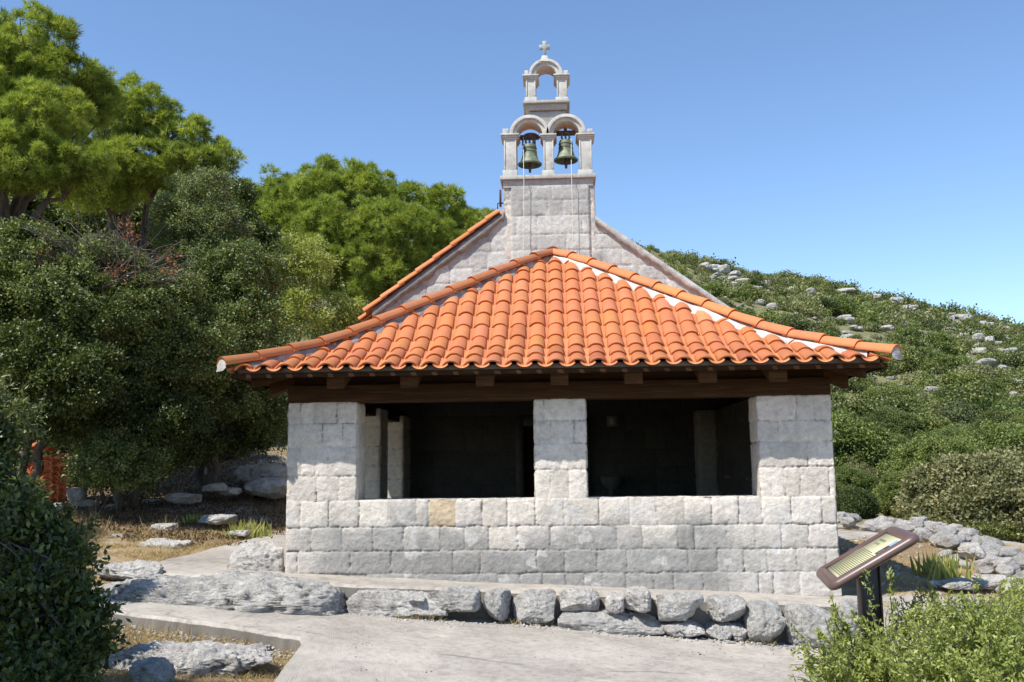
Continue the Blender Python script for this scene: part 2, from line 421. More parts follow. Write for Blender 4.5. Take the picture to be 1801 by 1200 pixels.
def ground_h(x, y):
    x = np.atleast_1d(np.asarray(x, float)); y = np.atleast_1d(np.asarray(y, float))
    k = sstep(17, 34, np.maximum(y, np.abs(x)*1.1))
    return near_h(x, y)*(1-k)+far_h(x, y)*k
def gz(x, y): return float(ground_h(x, y)[0])

# path / terrace outlines
BX = [-6, -4.4, -3.9, -3.3, -2.65, -1.97, -1.4, -.95, -.05, .5, 1.5, 1.95, 2.4, 3.2, 4]
BYv = [8.1, 8.05, 7.98, 7.9, 8.15, 8.38, 8.2, 8.22, 8.45, 8.3, 8.40, 8.33, 8.45, 8.5, 8.5]
def path_back(x): return np.interp(x, BX, BYv)
def path_front(x): return np.interp(x, [-6, -3.65, -2.54, -1.97, -1.90, -1.75, -1.2, -.9], [8.3-.9, 7.5, 7.40-.08, 7.08, 6.9, 5.73, 1, -3])
def terr_front(x): return np.interp(x, [-4.6, -3.8, -3.0, -1.9, -.5, .8, 1.6, 2.43, 2.75], [8.95, 8.9, 8.55, 8.50, 8.6, 8.55, 8.58, 8.58, 8.75])

xs = np.unique(np.concatenate([np.linspace(-900, -60, 22), np.linspace(-60, -14, 40), np.arange(-14, -6, .16), np.arange(-6, 7, .07), np.arange(7, 14, .16), np.linspace(14, 140, 90), np.linspace(140, 900, 20)]))
ys = np.unique(np.concatenate([np.linspace(-300, -10, 12), np.linspace(-10, 4, 28), np.arange(4, 17, .08), np.arange(17, 40, .35), np.linspace(40, 240, 110), np.linspace(240, 1400, 22)]))
XX, YY = np.meshgrid(xs, ys); X = XX.ravel(); Y = YY.ravel()
Z = np.concatenate([ground_h(X[i:i+40000], Y[i:i+40000]) for i in range(0, len(X), 40000)])
P3 = np.stack([X, Y, 0*X], 1)
nearm = (1-sstep(14, 24, np.maximum(np.abs(X), Y)))
Z = Z+nearm*(fbm(P3, 1.1, 3, 9)*.03+fbm(P3, 7, 3, 11)*.012)
onpath = (Y < path_back(X)+.25) & (Y > path_front(X)-.02) & (X > -6) & (X < 3.6)
onterr = (X > -4.1) & (X < 2.68) & (Y > terr_front(X)-.1) & (Y < 15)
Z = np.where(onpath, np.minimum(Z, zp(X)-.07), Z)
Z = np.where(onterr, np.minimum(Z, zt(X)-.08), Z)
nA = fbm(P3, .9, 5, 21); nB = fbm(P3, .22, 4, 31); nC = fbm(P3, 4.0, 4, 41)
straw = np.array([.36, .265, .15]); soil = np.array([.20, .135, .085]); rockc = np.array([.40, .385, .355]); scrub = np.array([.17, .165, .085])
colr = straw*(1+.25*nC[:, None])
k = sstep(.0, .35, nA)[:, None]; colr = colr*(1-k*.55)+soil*k*.55
litter = (sstep(-4.3, -5.5, X+.25*(13.0-np.minimum(Y, 15)))*sstep(11.2, 13.2, Y+.8*nA))[:, None]*.85
colr = colr*(1-litter)+np.array([.20, .145, .095])*(1+.3*nC[:, None])*litter
kr = (sstep(.22, .34, fbm(P3, .55, 5, 51))*.8)[:, None]*(Y > 8)[:, None]; colr = colr*(1-kr)+rockc*(1+.25*nC[:, None])*kr
farm = sstep(16, 26, np.maximum(np.abs(X), Y))[:, None]
fcol = scrub*(1+.4*nB[:, None])*(1-.0)+0; kk = (sstep(.25, .5, fbm(P3, .09, 4, 61))*.75)[:, None]; fcol = fcol*(1-kk)+np.array([.36, .34, .29])*kk
colr = colr*(1-farm)+fcol*farm
nx, ny = len(xs), len(ys)
I = np.arange(nx*ny).reshape(ny, nx); Q = np.stack([I[:-1, :-1], I[:-1, 1:], I[1:, 1:], I[1:, :-1]], -1).reshape(-1, 4)
g = link('ground', make_mesh('ground', np.stack([X, Y, Z], 1), [Q], M['ground'], np.clip(colr, 0, 1), smooth=True)); tag(g, kind='structure')

def ruled(name, x, yf, yb, zf, mat, colfn, ny_=60, thick=.14, rough=.008):
    """slab between y=yf(x) and y=yb(x) with top z=zf(x,y) and a skirt"""
    x = np.asarray(x); tt = np.linspace(0, 1, ny_)
    Xg = np.repeat(x[None], ny_, 0); Yg = yf(x)[None]*(1-tt[:, None])+yb(x)[None]*tt[:, None]
    P = np.stack([Xg.ravel(), Yg.ravel(), np.zeros(Xg.size)], 1)
    edge = np.minimum(tt, 1-tt)[:, None]*(yb(x)-yf(x))[None]
    Zg = zf(P[:, 0], P[:, 1])+fbm(P, 1.3, 3, 77)*rough*1.6+fbm(P, 9, 3, 78)*rough*.5-(.02*(1-sstep(0, .04, edge))).ravel()
    P[:, 2] = Zg; n = len(x)
    jx_ = fbm(np.stack([x, 0*x, 0*x], 1), 5, 4, 79, .7)*.035; jig = (np.repeat(jx_[None], ny_, 0)*np.exp(-edge/.12)).ravel()
    P[:, 1] += jig
    I = np.arange(n*ny_).reshape(ny_, n)
    Q = [np.stack([I[:-1, :-1], I[:-1, 1:], I[1:, 1:], I[1:, :-1]], -1).reshape(-1, 4)]
    V = [P]; c = n*ny_
    for ring in (I[0], I[-1], I[:, 0], I[:, -1]):
        m_ = len(ring); hi_ = P[ring].copy(); hi_[:, 2] -= .006; lo = hi_.copy(); lo[:, 2] -= thick; V += [hi_, lo]; j = np.arange(m_-1)
        Q.append(np.stack([ring[:-1], ring[1:], c+j+1, c+j], -1)); Q.append(np.stack([c+j, c+j+1, c+m_+j+1, c+m_+j], -1)); c += 2*m_
    V = np.concatenate(V)
    cv = colfn(V); cv[n*ny_:] = np.array([.20, .185, .163])*(1+.3*fbm(V[n*ny_:], 3, 3, 3))[:, None]
    me = make_mesh(name, V, Q, mat, cv)
    bm = bmesh.new(); bm.from_mesh(me); bmesh.ops.recalc_face_normals(bm, faces=bm.faces); bm.to_mesh(me); bm.free()
    return link(name, me)
def conc_col(V):
    a = fbm(V, .6, 5, 91); b_ = fbm(V*np.array([.5, 2.2, 1]), 1.2, 4, 93); c_ = fbm(V, 6, 4, 95)
    base = np.array([.375, .342, .300]); col = base*(1+.20*a+.16*b_+.11*c_)[:, None]
    k = sstep(.15, .5, b_)[:, None]*.35; col = col*(1-k)+np.array([.47, .42, .365])*k
    k = sstep(.25, .55, -a)[:, None]*.3; col = col*(1-k)+np.array([.26, .25, .235])*k
    pts = np.array([[-2.1, 7.35], [-1.0, 6.9], [-.1, 6.75], [.9, 6.9], [2.3, 7.0]]); yl = np.interp(V[:, 0], pts[:, 0], pts[:, 1])+.05*vn(V, 3, 5)
    ln = (1-sstep(.0, .022, np.abs(V[:, 1]-yl)))[:, None]*.8*(V[:, 0:1] > -2.1)*sstep(-.25, .1, vn(V, 1.7, 9))[:, None]; col = col*(1-ln)+np.array([.15, .14, .125])*ln
    jx = (1-sstep(.0, .012, np.abs(V[:, 0]+2.62+.05*V[:, 1]-.35+.02*vn(V, 4, 6))))[:, None]*.5*(V[:, 1:2] < 8.6); col = col*(1-jx)+np.array([.16, .15, .135])*jx
    sp = sstep(.30, .42, vn(V, 24, 31))[:, None]*.14+sstep(.32, .5, vn(V, 52, 33))[:, None]*.12; col = col*(1-sp)
    sp = sstep(.34, .5, vn(V, 30, 35))[:, None]*.18; col = col*(1-sp)+np.array([.55, .51, .46])*sp
    cr = (1-sstep(.0, .018, np.abs(fbm(V, 1.1, 4, 97))))[:, None]*.5*(V[:, 0:1] > -4)*sstep(-.1, .2, fbm(V, .7, 2, 98))[:, None]; col = col*(1-cr)+np.array([.13, .12, .105])*cr
    return np.clip(col, 0, 1)
xp = np.concatenate([np.linspace(-5.6, -2.0, 180), np.linspace(-1.98, -1.15, 60), np.linspace(-1.13, 3.4, 230)])
p = ruled('concrete_path', xp, path_front, lambda x: path_back(x)+.30, lambda x, y: zp(x), M['concrete'], conc_col, 520, .16); tag(p, kind='structure')
xt = np.linspace(-4.17, 2.78, 330)
def terr_back(x): return np.where(x < -2.74, 16.0, 9.20)
def tz(x, y): return zt(x)+.0*y
p = ruled('terrace', xt, terr_front, terr_back, tz, M['concrete'], conc_col, 90, .30); tag(p, kind='structure')

# ------------------------------------------------------------------ stonework
def joint_field(tv, zv, courses, wob, D=.018, W=.011):
    """courses: list of (z0, z1, [joint t ...] incl. both ends). returns depth, stone id"""
    depth = np.full(len(tv), D*.8); sid = np.zeros(len(tv), int); base = 0
    P = np.stack([tv*7, zv*7, 0*tv], 1); wz = zv+fbm(P, 1, 2, wob)*.009; wt = tv+fbm(P, 1, 2, wob+5)*.008
    chip = fbm(P, 4, 4, wob+9, .7)*.011; dv = .45+.55*sstep(-.35, .25, fbm(P, .5, 3, wob+19))
    for (z0, z1, js) in courses:
        js = np.asarray(sorted(js)); mk = (wz >= z0) & (wz < z1)
        if mk.any():
            k = np.clip(np.searchsorted(js, wt[mk])-1, 0, len(js)-2)
            c = (js[k]+js[k+1])/2; h = (js[k+1]-js[k])/2; zc = (z0+z1)/2; hz = (z1-z0)/2; r = .022
            qx = np.abs(wt[mk]-c)-h+r; qz = np.abs(wz[mk]-zc)-hz+r
            d = -(np.hypot(np.maximum(qx, 0), np.maximum(qz, 0))+np.minimum(np.maximum(qx, qz), 0)-r)+chip[mk]
            depth[mk] = D*dv[mk]*(1-sstep(-.001, W, d))-.004*sstep(0, .06, d); sid[mk] = base+k
        base += len(js)
    return depth, sid

def rand_courses(t0, t1, z0, z1, ch=.235, seed=0, wmin=.18, wmax=.42):
    r = random.Random(seed); n = max(1, round((z1-z0)/ch)); zs = [z0+(z1-z0)*(i+(r.uniform(-.08, .08) if 0 < i < n else 0))/n for i in range(n+1)]; out = []
    for i in range(n):
        js = [t0]; 
        while js[-1] < t1-wmin*1.4: js.append(js[-1]+r.uniform(wmin, wmax))
        if t1-js[-1] < wmin*.8: js[-1] = t1
        else: js.append(t1)
        out.append((zs[i], zs[i+1], js))
    return out

STONE_L = np.array([.665, .61, .54])
def stone_box(x0, x1, y0, y1, z0, z1, mb, cf, cs=None, res=.012, faces='fblrt', seed=0, tonefn=None, D=.013, yellow=None):
    """box of coursed ashlar; cf courses for front/back (t=x), cs for sides (t=y)"""
    cs = cs or rand_courses(y0, y1, z0, z1, seed=seed+3)
    for fc in faces:
        if fc in 'fb': u0_, u1_, v0_, v1_ = x0, x1, z0, z1
        elif fc in 'lr': u0_, u1_, v0_, v1_ = y0, y1, z0, z1
        else: u0_, u1_, v0_, v1_ = x0, x1, y0, y1
        rs = res if fc in 'f' else max(res, .02)
        nu = max(2, int((u1_-u0_)/rs)+1); nv = max(2, int((v1_-v0_)/rs)+1)
        u, v = np.meshgrid(np.linspace(u0_, u1_, nu), np.linspace(v0_, v1_, nv)); u = u.ravel(); v = v.ravel()
        if fc in 'fb': P = np.stack([u, np.full_like(u, y0 if fc == 'f' else y1), v], 1)
        elif fc in 'lr': P = np.stack([np.full_like(u, x0 if fc == 'l' else x1), u, v], 1)
        else: P = np.stack([u, v, np.full_like(u, z1 if fc == 't' else z0)], 1)
        rough = fbm(P, 26, 4, 101+seed, .75)*.0068+fbm(P, 6, 2, 103+seed)*.004
        onf = [(np.abs(P[:, 1]-y0) < 1e-6), (np.abs(P[:, 1]-y1) < 1e-6), (np.abs(P[:, 0]-x0) < 1e-6), (np.abs(P[:, 0]-x1) < 1e-6), (np.abs(P[:, 2]-z1) < 1e-6)]
        dF, sF = joint_field(P[:, 0], P[:, 2], cf, 11+seed, D); dS, sS = joint_field(P[:, 1], P[:, 2], cs, 31+seed, D)
        off = np.zeros_like(P); nj = vn(np.stack([sF*3.7, sF*0, sS*0], 1), 1, 7)*.005
        for ax, k, sg, dd in ((1, 0, 1, dF-nj), (1, 1, -1, dF), (0, 2, 1, dS), (0, 3, -1, dS), (2, 4, -1, 0*dF)):
            off[:, ax] += np.where(onf[k], sg*(dd-rough), 0)
        use = dF if fc in 'fb' else (dS if fc in 'lr' else 0*dF); sid = sF if fc in 'fb' else (sS if fc in 'lr' else sF*0)
        r1 = _h(sid+seed*50, sid*0, sid*0, 5); r2 = _h(sid+seed*50, sid*0+3, sid*0, 6); r3 = _h(sid+seed*50, sid*0+9, sid*0, 8)
        col = STONE_L*(.88+.20*r1[:, None]); col[:, 2] *= (.985+.03*r2); col[:, 0] *= (1+.02*(r3-.5))
        big = fbm(P, 2.2, 4, 5)
        if tonefn is not None: col = tonefn(P, col, sid, big)
        col = col*(1+.10*big+.16*fbm(P, 16, 4, 8))[:, None]
        if yellow is not None and fc == 'f':
            my = (P[:, 0] > yellow[0]) & (P[:, 0] < yellow[1]) & (P[:, 2] > yellow[2]) & (P[:, 2] < yellow[3])
            col[my] = np.array([.56, .45, .31])*(1+.35*fbm(P[my]*np.array([1, 1, 3]), 6, 3, 9))[:, None]
        jm = sstep(D*.45, D*.9, use)[:, None]; pm = sstep(-.2, .3, fbm(P, 3, 3, 44))[:, None]
        col = col*(1-jm*.8)+(np.array([.40, .37, .325])*pm+np.array([.20, .185, .165])*(1-pm))*jm*.8
        I = np.arange(nu*nv).reshape(nv, nu); Q = np.stack([I[:-1, :-1], I[:-1, 1:], I[1:, 1:], I[1:, :-1]], -1).reshape(-1, 4)
        if fc in 'blt'.replace('t', '') : Q = Q[:, ::-1]
        mb.add(P+off, [Q], np.clip(col, 0, 1))

church = empty('stone_chapel', (-.06, 9.1, .45), 'pale limestone chapel with a tiled open porch and a twin-bell gable', 'chapel')
YW = 9.10
def wx(px, py=850): return atY(px, py, YW)[0]
def wz(px, py): return atY(px, py, YW)[2]
XL, XR = -2.685, 2.575
SILL = 1.262; TOP = 2.215
rowz = [SILL, wz(985, 925), wz(985, 967.5), wz(985, 1008), wz(985, 1053), wz(985, 1100)]
J = {0: [527, 578, 631, 684.5, 733, 754, 802, 848, 892, 941, 992, 1053, 1108, 1155, 1204, 1252, 1299, 1341, 1392, 1446],
     1: [547, 602, 655.5, 710, 774, 818, 860, 910, 967, 1013, 1085.5, 1130, 1192.5, 1222, 1279, 1328, 1375, 1423],
     2: [523.5, 616, 688, 740, 797, 845.5, 944, 994, 1050, 1103, 1165, 1210.6, 1263, 1309, 1350, 1402, 1453],
     3: [570, 643, 718, 786, 876, 913, 955, 995, 1027, 1062, 1100, 1150, 1184, 1237.5, 1282, 1334, 1361, 1408],
     4: [560, 640, 700, 770, 850, 910, 990, 1060, 1120, 1200, 1260, 1330, 1400, 1440]}
py_of = {0: 900, 1: 947, 2: 988, 3: 1030, 4: 1070}
courses = [(rowz[k+1], rowz[k], [XL]+[wx(j, py_of[k]) for j in J[k]]+[XR]) for k in range(5)]
def tone_in(P, col, sid, big): return col*.15  # dims the stone colour to paint in the dark of the porch interior
def tone_lower(P, col, sid, big):
    h = sstep(1.16, .72, P[:, 2]+.24*big+.13*(_h(sid, sid*0, sid*0, 77)-.5)*2-.05*np.abs(P[:, 0]))
    h = h*sstep(-2.75, -2.2, P[:, 0]+.3*big)*(1-.7*sstep(1.2, 2.4, P[:, 0]))
    g_ = np.array([.31, .303, .288])*(.85+.3*_h(sid, sid*0+1, sid*0, 78))[:, None]
    col = col*(1-h[:, None]*.92)+g_*h[:, None]*.92
    wp = sstep(.42, .5, fbm(P, 4.5, 3, 66))[:, None]*.6; return col*(1-wp)+np.array([.60, .58, .55])*wp
mb = MB()
yel = (wx(754)+.008, wx(802)-.006, rowz[1], rowz[0])
stone_box(XL, XR, YW, YW+.42, .1, SILL, mb, courses, res=.0095, faces='frlt', seed=1, tonefn=tone_lower, yellow=yel)
mb.build('parapet_wall', M['stone'], church)
def pier(pxs, zs, js, name, x0, x1, seed):
    cs_ = [(zs[i+1], zs[i], [x0]+[wx(j, 790) for j in js[i]]+[x1]) for i in range(len(zs)-1)]
    sid_ = [(zs[i+1], zs[i], [YW, YW+.42] if i % 2 else [YW, YW+.42]) for i in range(len(zs)-1)]
    m_ = MB(); stone_box(x0, x1, YW+.003*seed, YW+.42-.002*seed, SILL-.02, TOP, m_, cs_, sid_, res=.0095, faces='fblr', seed=seed, D=.013)
    return m_.build(name, M['stone'], church)
zl = [TOP, wz(565, 745), wz(565, 786), wz(565, 838), SILL-.03]
pier(None, zl, [[527.7, 551, 591], [566, 602], [529, 554], [557, 596]], 'corner_pier', XL, -1.995, 2)
zm = [TOP, wz(985, 739), wz(985, 780.5), wz(985, 826.5), SILL-.03]
pier(None, zm, [[957], [969.5, 1010], [986], [968, 1000]], 'middle_pier', -.268, .240, 3)
zr = [TOP, wz(1400, 739), wz(1400, 777), wz(1400, 821), SILL-.03]
pier(None, zr, [[1405, 1437], [1370.5], [1420.5, 1437.6], [1378, 1405, 1456]], 'corner_pier', 1.872, XR, 4)
# side walls, back wall, floor, interior pieces
YC = 14.30
for (ya, yb_) in ((11.9, 12.42), (13.65, YC)):
    mb = MB(); stone_box(XL+.01, -2.305, ya, yb_, .45, TOP+.1, mb, rand_courses(XL, -2.305, .45, TOP+.1, .24, 8, .2, .4), rand_courses(ya, yb_, .45, TOP+.1, .24, 9), res=.02, faces='fblr', seed=6)
    mb.build('side_pier', M['stone'], church)
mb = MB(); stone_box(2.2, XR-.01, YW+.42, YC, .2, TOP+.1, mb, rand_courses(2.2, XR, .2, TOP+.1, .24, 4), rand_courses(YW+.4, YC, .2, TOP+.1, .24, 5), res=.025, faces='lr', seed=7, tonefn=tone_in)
stone_box(1.93, 2.2, 13.5, 13.9, .2, TOP+.1, mb, rand_courses(1.93, 2.2, .2, TOP+.1, .24, 14), rand_courses(13.5, 13.9, .2, TOP+.1, .24, 15), res=.025, faces='flb', seed=8, tonefn=lambda P, col, sid, big: col*.5)  # pilaster colour cut down too, porch shade painted in, lighter than the wall
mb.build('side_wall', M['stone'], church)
mb = MB(); mb.box(XL+.05, XR-.05, YW+.38, YC, .2, .60, (.06, .055, .05)); mb.build('porch_floor', M['concrete'], church)  # floor colour darkened to carry the porch shade

# gable wall + tower base (front face at YC)
GX = -.14
def gz_roof(x): return np.where(np.asarray(x) > GX, 5.905, 6.02)-.735*np.abs(x-GX)
def gable_face():
    m_ = MB(); res = .016; xs_ = np.arange(-2.86, 2.60, res); zs_ = np.arange(.5, 5.92, res)
    x_, z_ = np.meshgrid(xs_, zs_); x = x_.ravel(); z = z_.ravel()
    cr_ = rand_courses(-2.9, 2.62, .5, 5.92, .262, 21, .22, .50)
    P = np.stack([x, np.full_like(x, YC), z], 1); d_, s_ = joint_field(x, z, cr_, 55, .012, .012)
    tow = (x > -.72) & (x < .50)
    rough = fbm(P, 18, 4, 141, .7)*.007+fbm(P, 4, 3, 143)*.004
    P[:, 1] += d_-rough-np.where(tow & (z > 3.8), .035, 0)
    r1 = _h(s_, s_*0, s_*0, 15); col = np.array([.53, .53, .495])*(.84+.24*r1[:, None])
    big = fbm(P, 1.6, 5, 71); k = (sstep(.05, .45, big)*(z > 3))[:, None]*.55; col = col*(1-k)+np.array([.27, .268, .26])*k
    col *= (1+.12*fbm(P, 14, 4, 18))[:, None]
    jm = sstep(.005, .011, d_)[:, None]; col = col*(1-jm*.7)+np.array([.33, .31, .28])*jm*.7
    ins = (sstep(3.2, 2.9, z))[:, None]; col = col*(1-ins*.86)  # wall inside the porch: interior shade mixed into the colour
    keep = (z < gz_roof(x)-.04) | ((x > -.845) & (x < .588) & (z > 4.8))
    I = np.arange(len(x)).reshape(len(zs_), len(xs_)); Q = np.stack([I[:-1, :-1], I[:-1, 1:], I[1:, 1:], I[1:, :-1]], -1).reshape(-1, 4)
    Q = Q[keep[Q].all(1)]
    used, inv = np.unique(Q, return_inverse=True)
    m_.add(P[used], [inv.reshape(-1, 4)], np.clip(col[used], 0, 1))
    return m_
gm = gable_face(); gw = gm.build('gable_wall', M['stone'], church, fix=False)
mb = MB()   # solid core behind the faces, closes the wall
mb.extrude([(-2.86, .3), (2.58, .3), (2.58, float(gz_roof(2.58))-.05), (.59, float(gz_roof(.59))-.05), (GX, 5.5), (-.84, float(gz_roof(-.84))-.05), (-2.86, float(gz_roof(-2.86))-.05)], YC+.045, YC+.5, (.4, .38, .35))
mb.box(-2.86, -2.5, YC+.5, 22, .3, 3.95, (.4, .38, .35)); mb.box(2.2, 2.58, YC+.5, 22, .3, 3.95, (.4, .38, .35))
mb.box(-2.5, 2.2, 21.5, 22, .3, 3.95, (.4, .38, .35))
mb.build('nave_wall', M['carved'], church)
mb = MB(); tc = rand_courses(-.85, .59, 4.9, 5.90, .27, 33, .25, .5)
stone_box(-.845, .588, YC-.002, YC+.55, 4.75, 5.90, mb, rand_courses(-.845, .588, 4.75, 5.9, .28, 34, .22, .42), res=.016, faces='lrbft', seed=9)
mb.build('tower_base', M['stone'], church)

# belfry -----------------------------------------------------------------
BF0, BF1 = YC+.02, YC+.37
def q(px, py, Y=YC): p_ = atY(px, py, Y); return p_[0], p_[2]
CC = (.535, .525, .485)
bel = MB()
def cornice(pxl, pxr, pyt, pym, pyb, cols):
    xa, zt_ = q(pxl, pyt); xb, _ = q(pxr, pyt); _, zm_ = q(pxl, pym); _, zb_ = q(pxl, pyb)
    bel.box(xa, xb, BF0-.10, BF1+.08, zm_, zt_, cols)
    bel.box(xa+.045, xb-.045, BF0-.05, BF1+.04, zb_, zm_-.001, cols)
def boxpx(pxa, pxb, pya, pyb, pad=0, col=CC):
    xa, z1_ = q(pxa, pya); xb, _ = q(pxb, pya); _, z0_ = q(pxa, pyb)
    bel.box(xa, xb, BF0-pad, BF1+pad, z0_, z1_, col)
cornice(880, 1048, 312, 318.5, 332, (.45, .44, .42))
def pillar(a, b_, ytop, ycap, ybase, ybot):
    boxpx(a+1, b_-1, ycap, ybase, 0); boxpx(a-1, b_+1.0, ybase, ybot+.5, .025)
    xa, _ = q(a, ycap); xb, _ = q(b_, ycap); z = q(a, ycap)[1]; z1_ = q(a, ytop)[1]; h = (z1_-z)/3
    for i, p_ in enumerate((.012, .03, .05)): bel.box(xa-p_*.8, xb+p_*.8, BF0-p_, BF1+p_, z+i*h+.001*i, z+(i+1)*h, CC)
    # sunk panel frame: raised border strips
    w_ = .022; za = q(a, ybase)[1]+.03; zb_ = z-.02
    xm0, xm1 = xa+.03, xb-.03
    bel.box(xa+.012, xm0, BF0-.012, BF0, za, zb_, CC); bel.box(xm1, xb-.012, BF0-.012, BF0, za, zb_, CC)
pillar(885, 909, 236, 245, 300, 312); pillar(954.5, 974.5, 236, 245, 300, 312); pillar(1017.5, 1041.5, 235, 244, 299, 311)
def ring(cx, zs, ri, ro, ya, yb_, col=CC, n=20, a0=0, a1=180):
    P = []
    for i in range(n+1): a_ = R(a0+(a1-a0)*i/n); P.append((cx+ro*math.cos(a_), zs+ro*math.sin(a_)))
    for i in range(n, -1, -1): a_ = R(a0+(a1-a0)*i/n); P.append((cx+ri*math.cos(a_), zs+ri*math.sin(a_)))
    bel.extrude(P, ya, yb_, col)
cl, zs = q(931, 236); crr, _ = q(995.5, 235)
xi0, _ = q(908, 236); xi1, _ = q(954, 236); ri = (xi1-xi0)/2; ro = ri+.085
for c_ in (cl, crr):
    ring(c_, zs, ri, ro, BF0, BF1); ring(c_, zs, ro-.03, ro+.022, BF0-.035, BF1+.03)
ztop = q(960, 195)[1]
def arc(cx, r, a0, a1, n=10): return [(cx+r*math.cos(R(a0+(a1-a0)*i/n)), zs+r*math.sin(R(a0+(a1-a0)*i/n))) for i in range(n+1)]
poly = [(cl, ztop), (cl, zs+ro-.01)]+arc(cl, ro-.01, 88, 12)+arc(crr, ro-.01, 168, 92)+[(crr, zs+ro-.01), (crr, ztop)]
bel.extrude(poly, BF0+.004, BF1-.004, (.42, .415, .395))
for a_, b_ in ((884, 894), (1033, 1042)):
    xa, z1_ = q(a_, 229); xb, _ = q(b_, 229); bel.box(xa, xb, BF0-.03, BF1+.03, zs+.001, z1_+.02, CC)
cornice(920, 1002, 180.5, 185, 195, (.42, .415, .395))
pillar(923.5, 943, 132, 140, 171.5, 181); pillar(978, 998, 131, 139, 171, 180.5)
zs3 = q(960, 132)[1]; c3, _ = q(960, 132); xa, _ = q(942, 132); xb, _ = q(979, 132); r3 = (xb-xa)/2
zs_save = zs; zs = zs3
ring(c3, zs3, r3, r3+.085, BF0, BF1); ring(c3, zs3, r3+.06, r3+.105, BF0-.03, BF1+.03)
for a_, b_ in ((922.5, 929), (991.5, 999)):
    xa, z1_ = q(a_, 127); xb, _ = q(b_, 127); bel.box(xa, xb, BF0-.02, BF1+.02, zs3+.001, z1_+.03, CC)
zs = zs_save
bo = bel.build('belfry', M['carved'], church); bevel(bo, .008, 2)
crs = MB(); YX = (BF0+BF1)/2
cx0, z0_ = q(958, 103, YX); _, z1_ = q(958, 73.5, YX)
crs.hexa([(cx0-.07, YX-.07, z0_-.06), (cx0+.07, YX-.07, z0_-.06), (cx0+.07, YX+.07, z0_-.06), (cx0-.07, YX+.07, z0_-.06), (cx0-.04, YX-.04, z0_+.035), (cx0+.04, YX-.04, z0_+.035), (cx0+.04, YX+.04, z0_+.035), (cx0-.04, YX+.04, z0_+.035)], CC)
zc = q(958, 83.5, YX)[1]
cross = [(-.022, z0_+.03), (.022, z0_+.03), (.026, zc-.03), (.085, zc-.036), (.088, zc+.034), (.026, zc+.028), (.034, z1_), (-.034, z1_), (-.026, zc+.028), (-.088, zc+.034), (-.085, zc-.036), (-.026, zc-.03)]
crs.extrude([(cx0+a_, b_) for a_, b_ in cross], YX-.03, YX+.03, (.40, .395, .375))
bevel(crs.build('cross', M['carved'], church), .004, 1)
# small iron lamp bracket on the left side of the tower base
br = MB(); xk, zk = q(882, 350, YC+.2); br.box(xk-.03, xk+.0, YC+.12, YC+.22, zk-.13, zk+.13); br.tube([(xk+.05, YC+.17, zk-.08), (xk-.06, YC+.17, zk-.08), (xk-.06, YC+.17, zk-.2)], .012, 6)
br.build('iron_bracket', M['iron'], church)

# ------------------------------------------------------------------ porch roof
XCr, AH, Y0 = -.068, 3.08, 8.68
HU = np.array([-.3, 0, .2, .43, .68, .92, 1.16, 1.37, 1.61, 1.8, 2.05, 2.3, 2.5, 2.73, 3.08]); HZ = np.array([2.56, 2.64, 2.708, 2.80, 2.89, 3.02, 3.165, 3.31, 3.455, 3.58, 3.735, 3.90, 4.02, 4.165, 4.345])
pu = np.linspace(-.3, 3.08, 400); pzv = np.interp(pu, HU, HZ)
kz = np.ones(31)/31; pzv = np.convolve(np.pad(pzv, 15, mode='reflect', reflect_type='odd'), kz, 'valid')
def zdk(u): return np.interp(u, pu, pzv)-.168
ps = np.concatenate([[0], np.cumsum(np.hypot(np.diff(pu), np.diff(pzv)))]); s_at0 = np.interp(0, pu, ps)
def u_of_s(s): return np.interp(s+s_at0, ps, pu)
TC = np.array([.64, .232, .092])
def tile_col(n, r=rng):
    c = TC*(1+r.normal(0, .035)); c = c*np.array([1, 1+r.normal(0, .035), 1+r.normal(0, .07)])
    if r.random() < .05: c = c*np.array([.86, .80, .82])
    if r.random() < .08: c = c*np.array([1.05, 1.12, 1.16])
    return np.tile(np.clip(c, 0, .95), (n, 1))
NA = 9
def one_tile(mb, P0, P1, lat, nrm0, nrm1, r0_, r1_, inv, col, half=1.25, th=.013, clampfn=None, axis_fn=None):
    """P0 lower end, P1 upper end (points), lat lateral unit vector, nrm normals"""
    a = np.linspace(-half, half, NA); V = []
    for (Pp, nn, r) in ((P0, nrm0, r0_), (P1, nrm1, r1_)):
        for rr in (r, r-th):
            x = rr*np.sin(a); h = rr*np.cos(a)-r*math.cos(half)
            if inv: h = -h
            V.append(Pp+x[:, None]*lat+h[:, None]*nn)
    V = np.concatenate(V); k = NA; j = np.arange(k-1)
    def strip(A, B): return np.stack([A*k+j, A*k+j+1, B*k+j+1, B*k+j], -1)
    Q = [strip(0, 2), strip(1, 3), strip(0, 1), strip(2, 3)]
    Q.append(np.array([[0, 2*k, 3*k, k], [k-1, 2*k-1, 4*k-1, 3*k-1]]))
    if clampfn is not None: V = clampfn(V)
    mb.add(V, Q, tile_col(len(V)) if col is None else col)
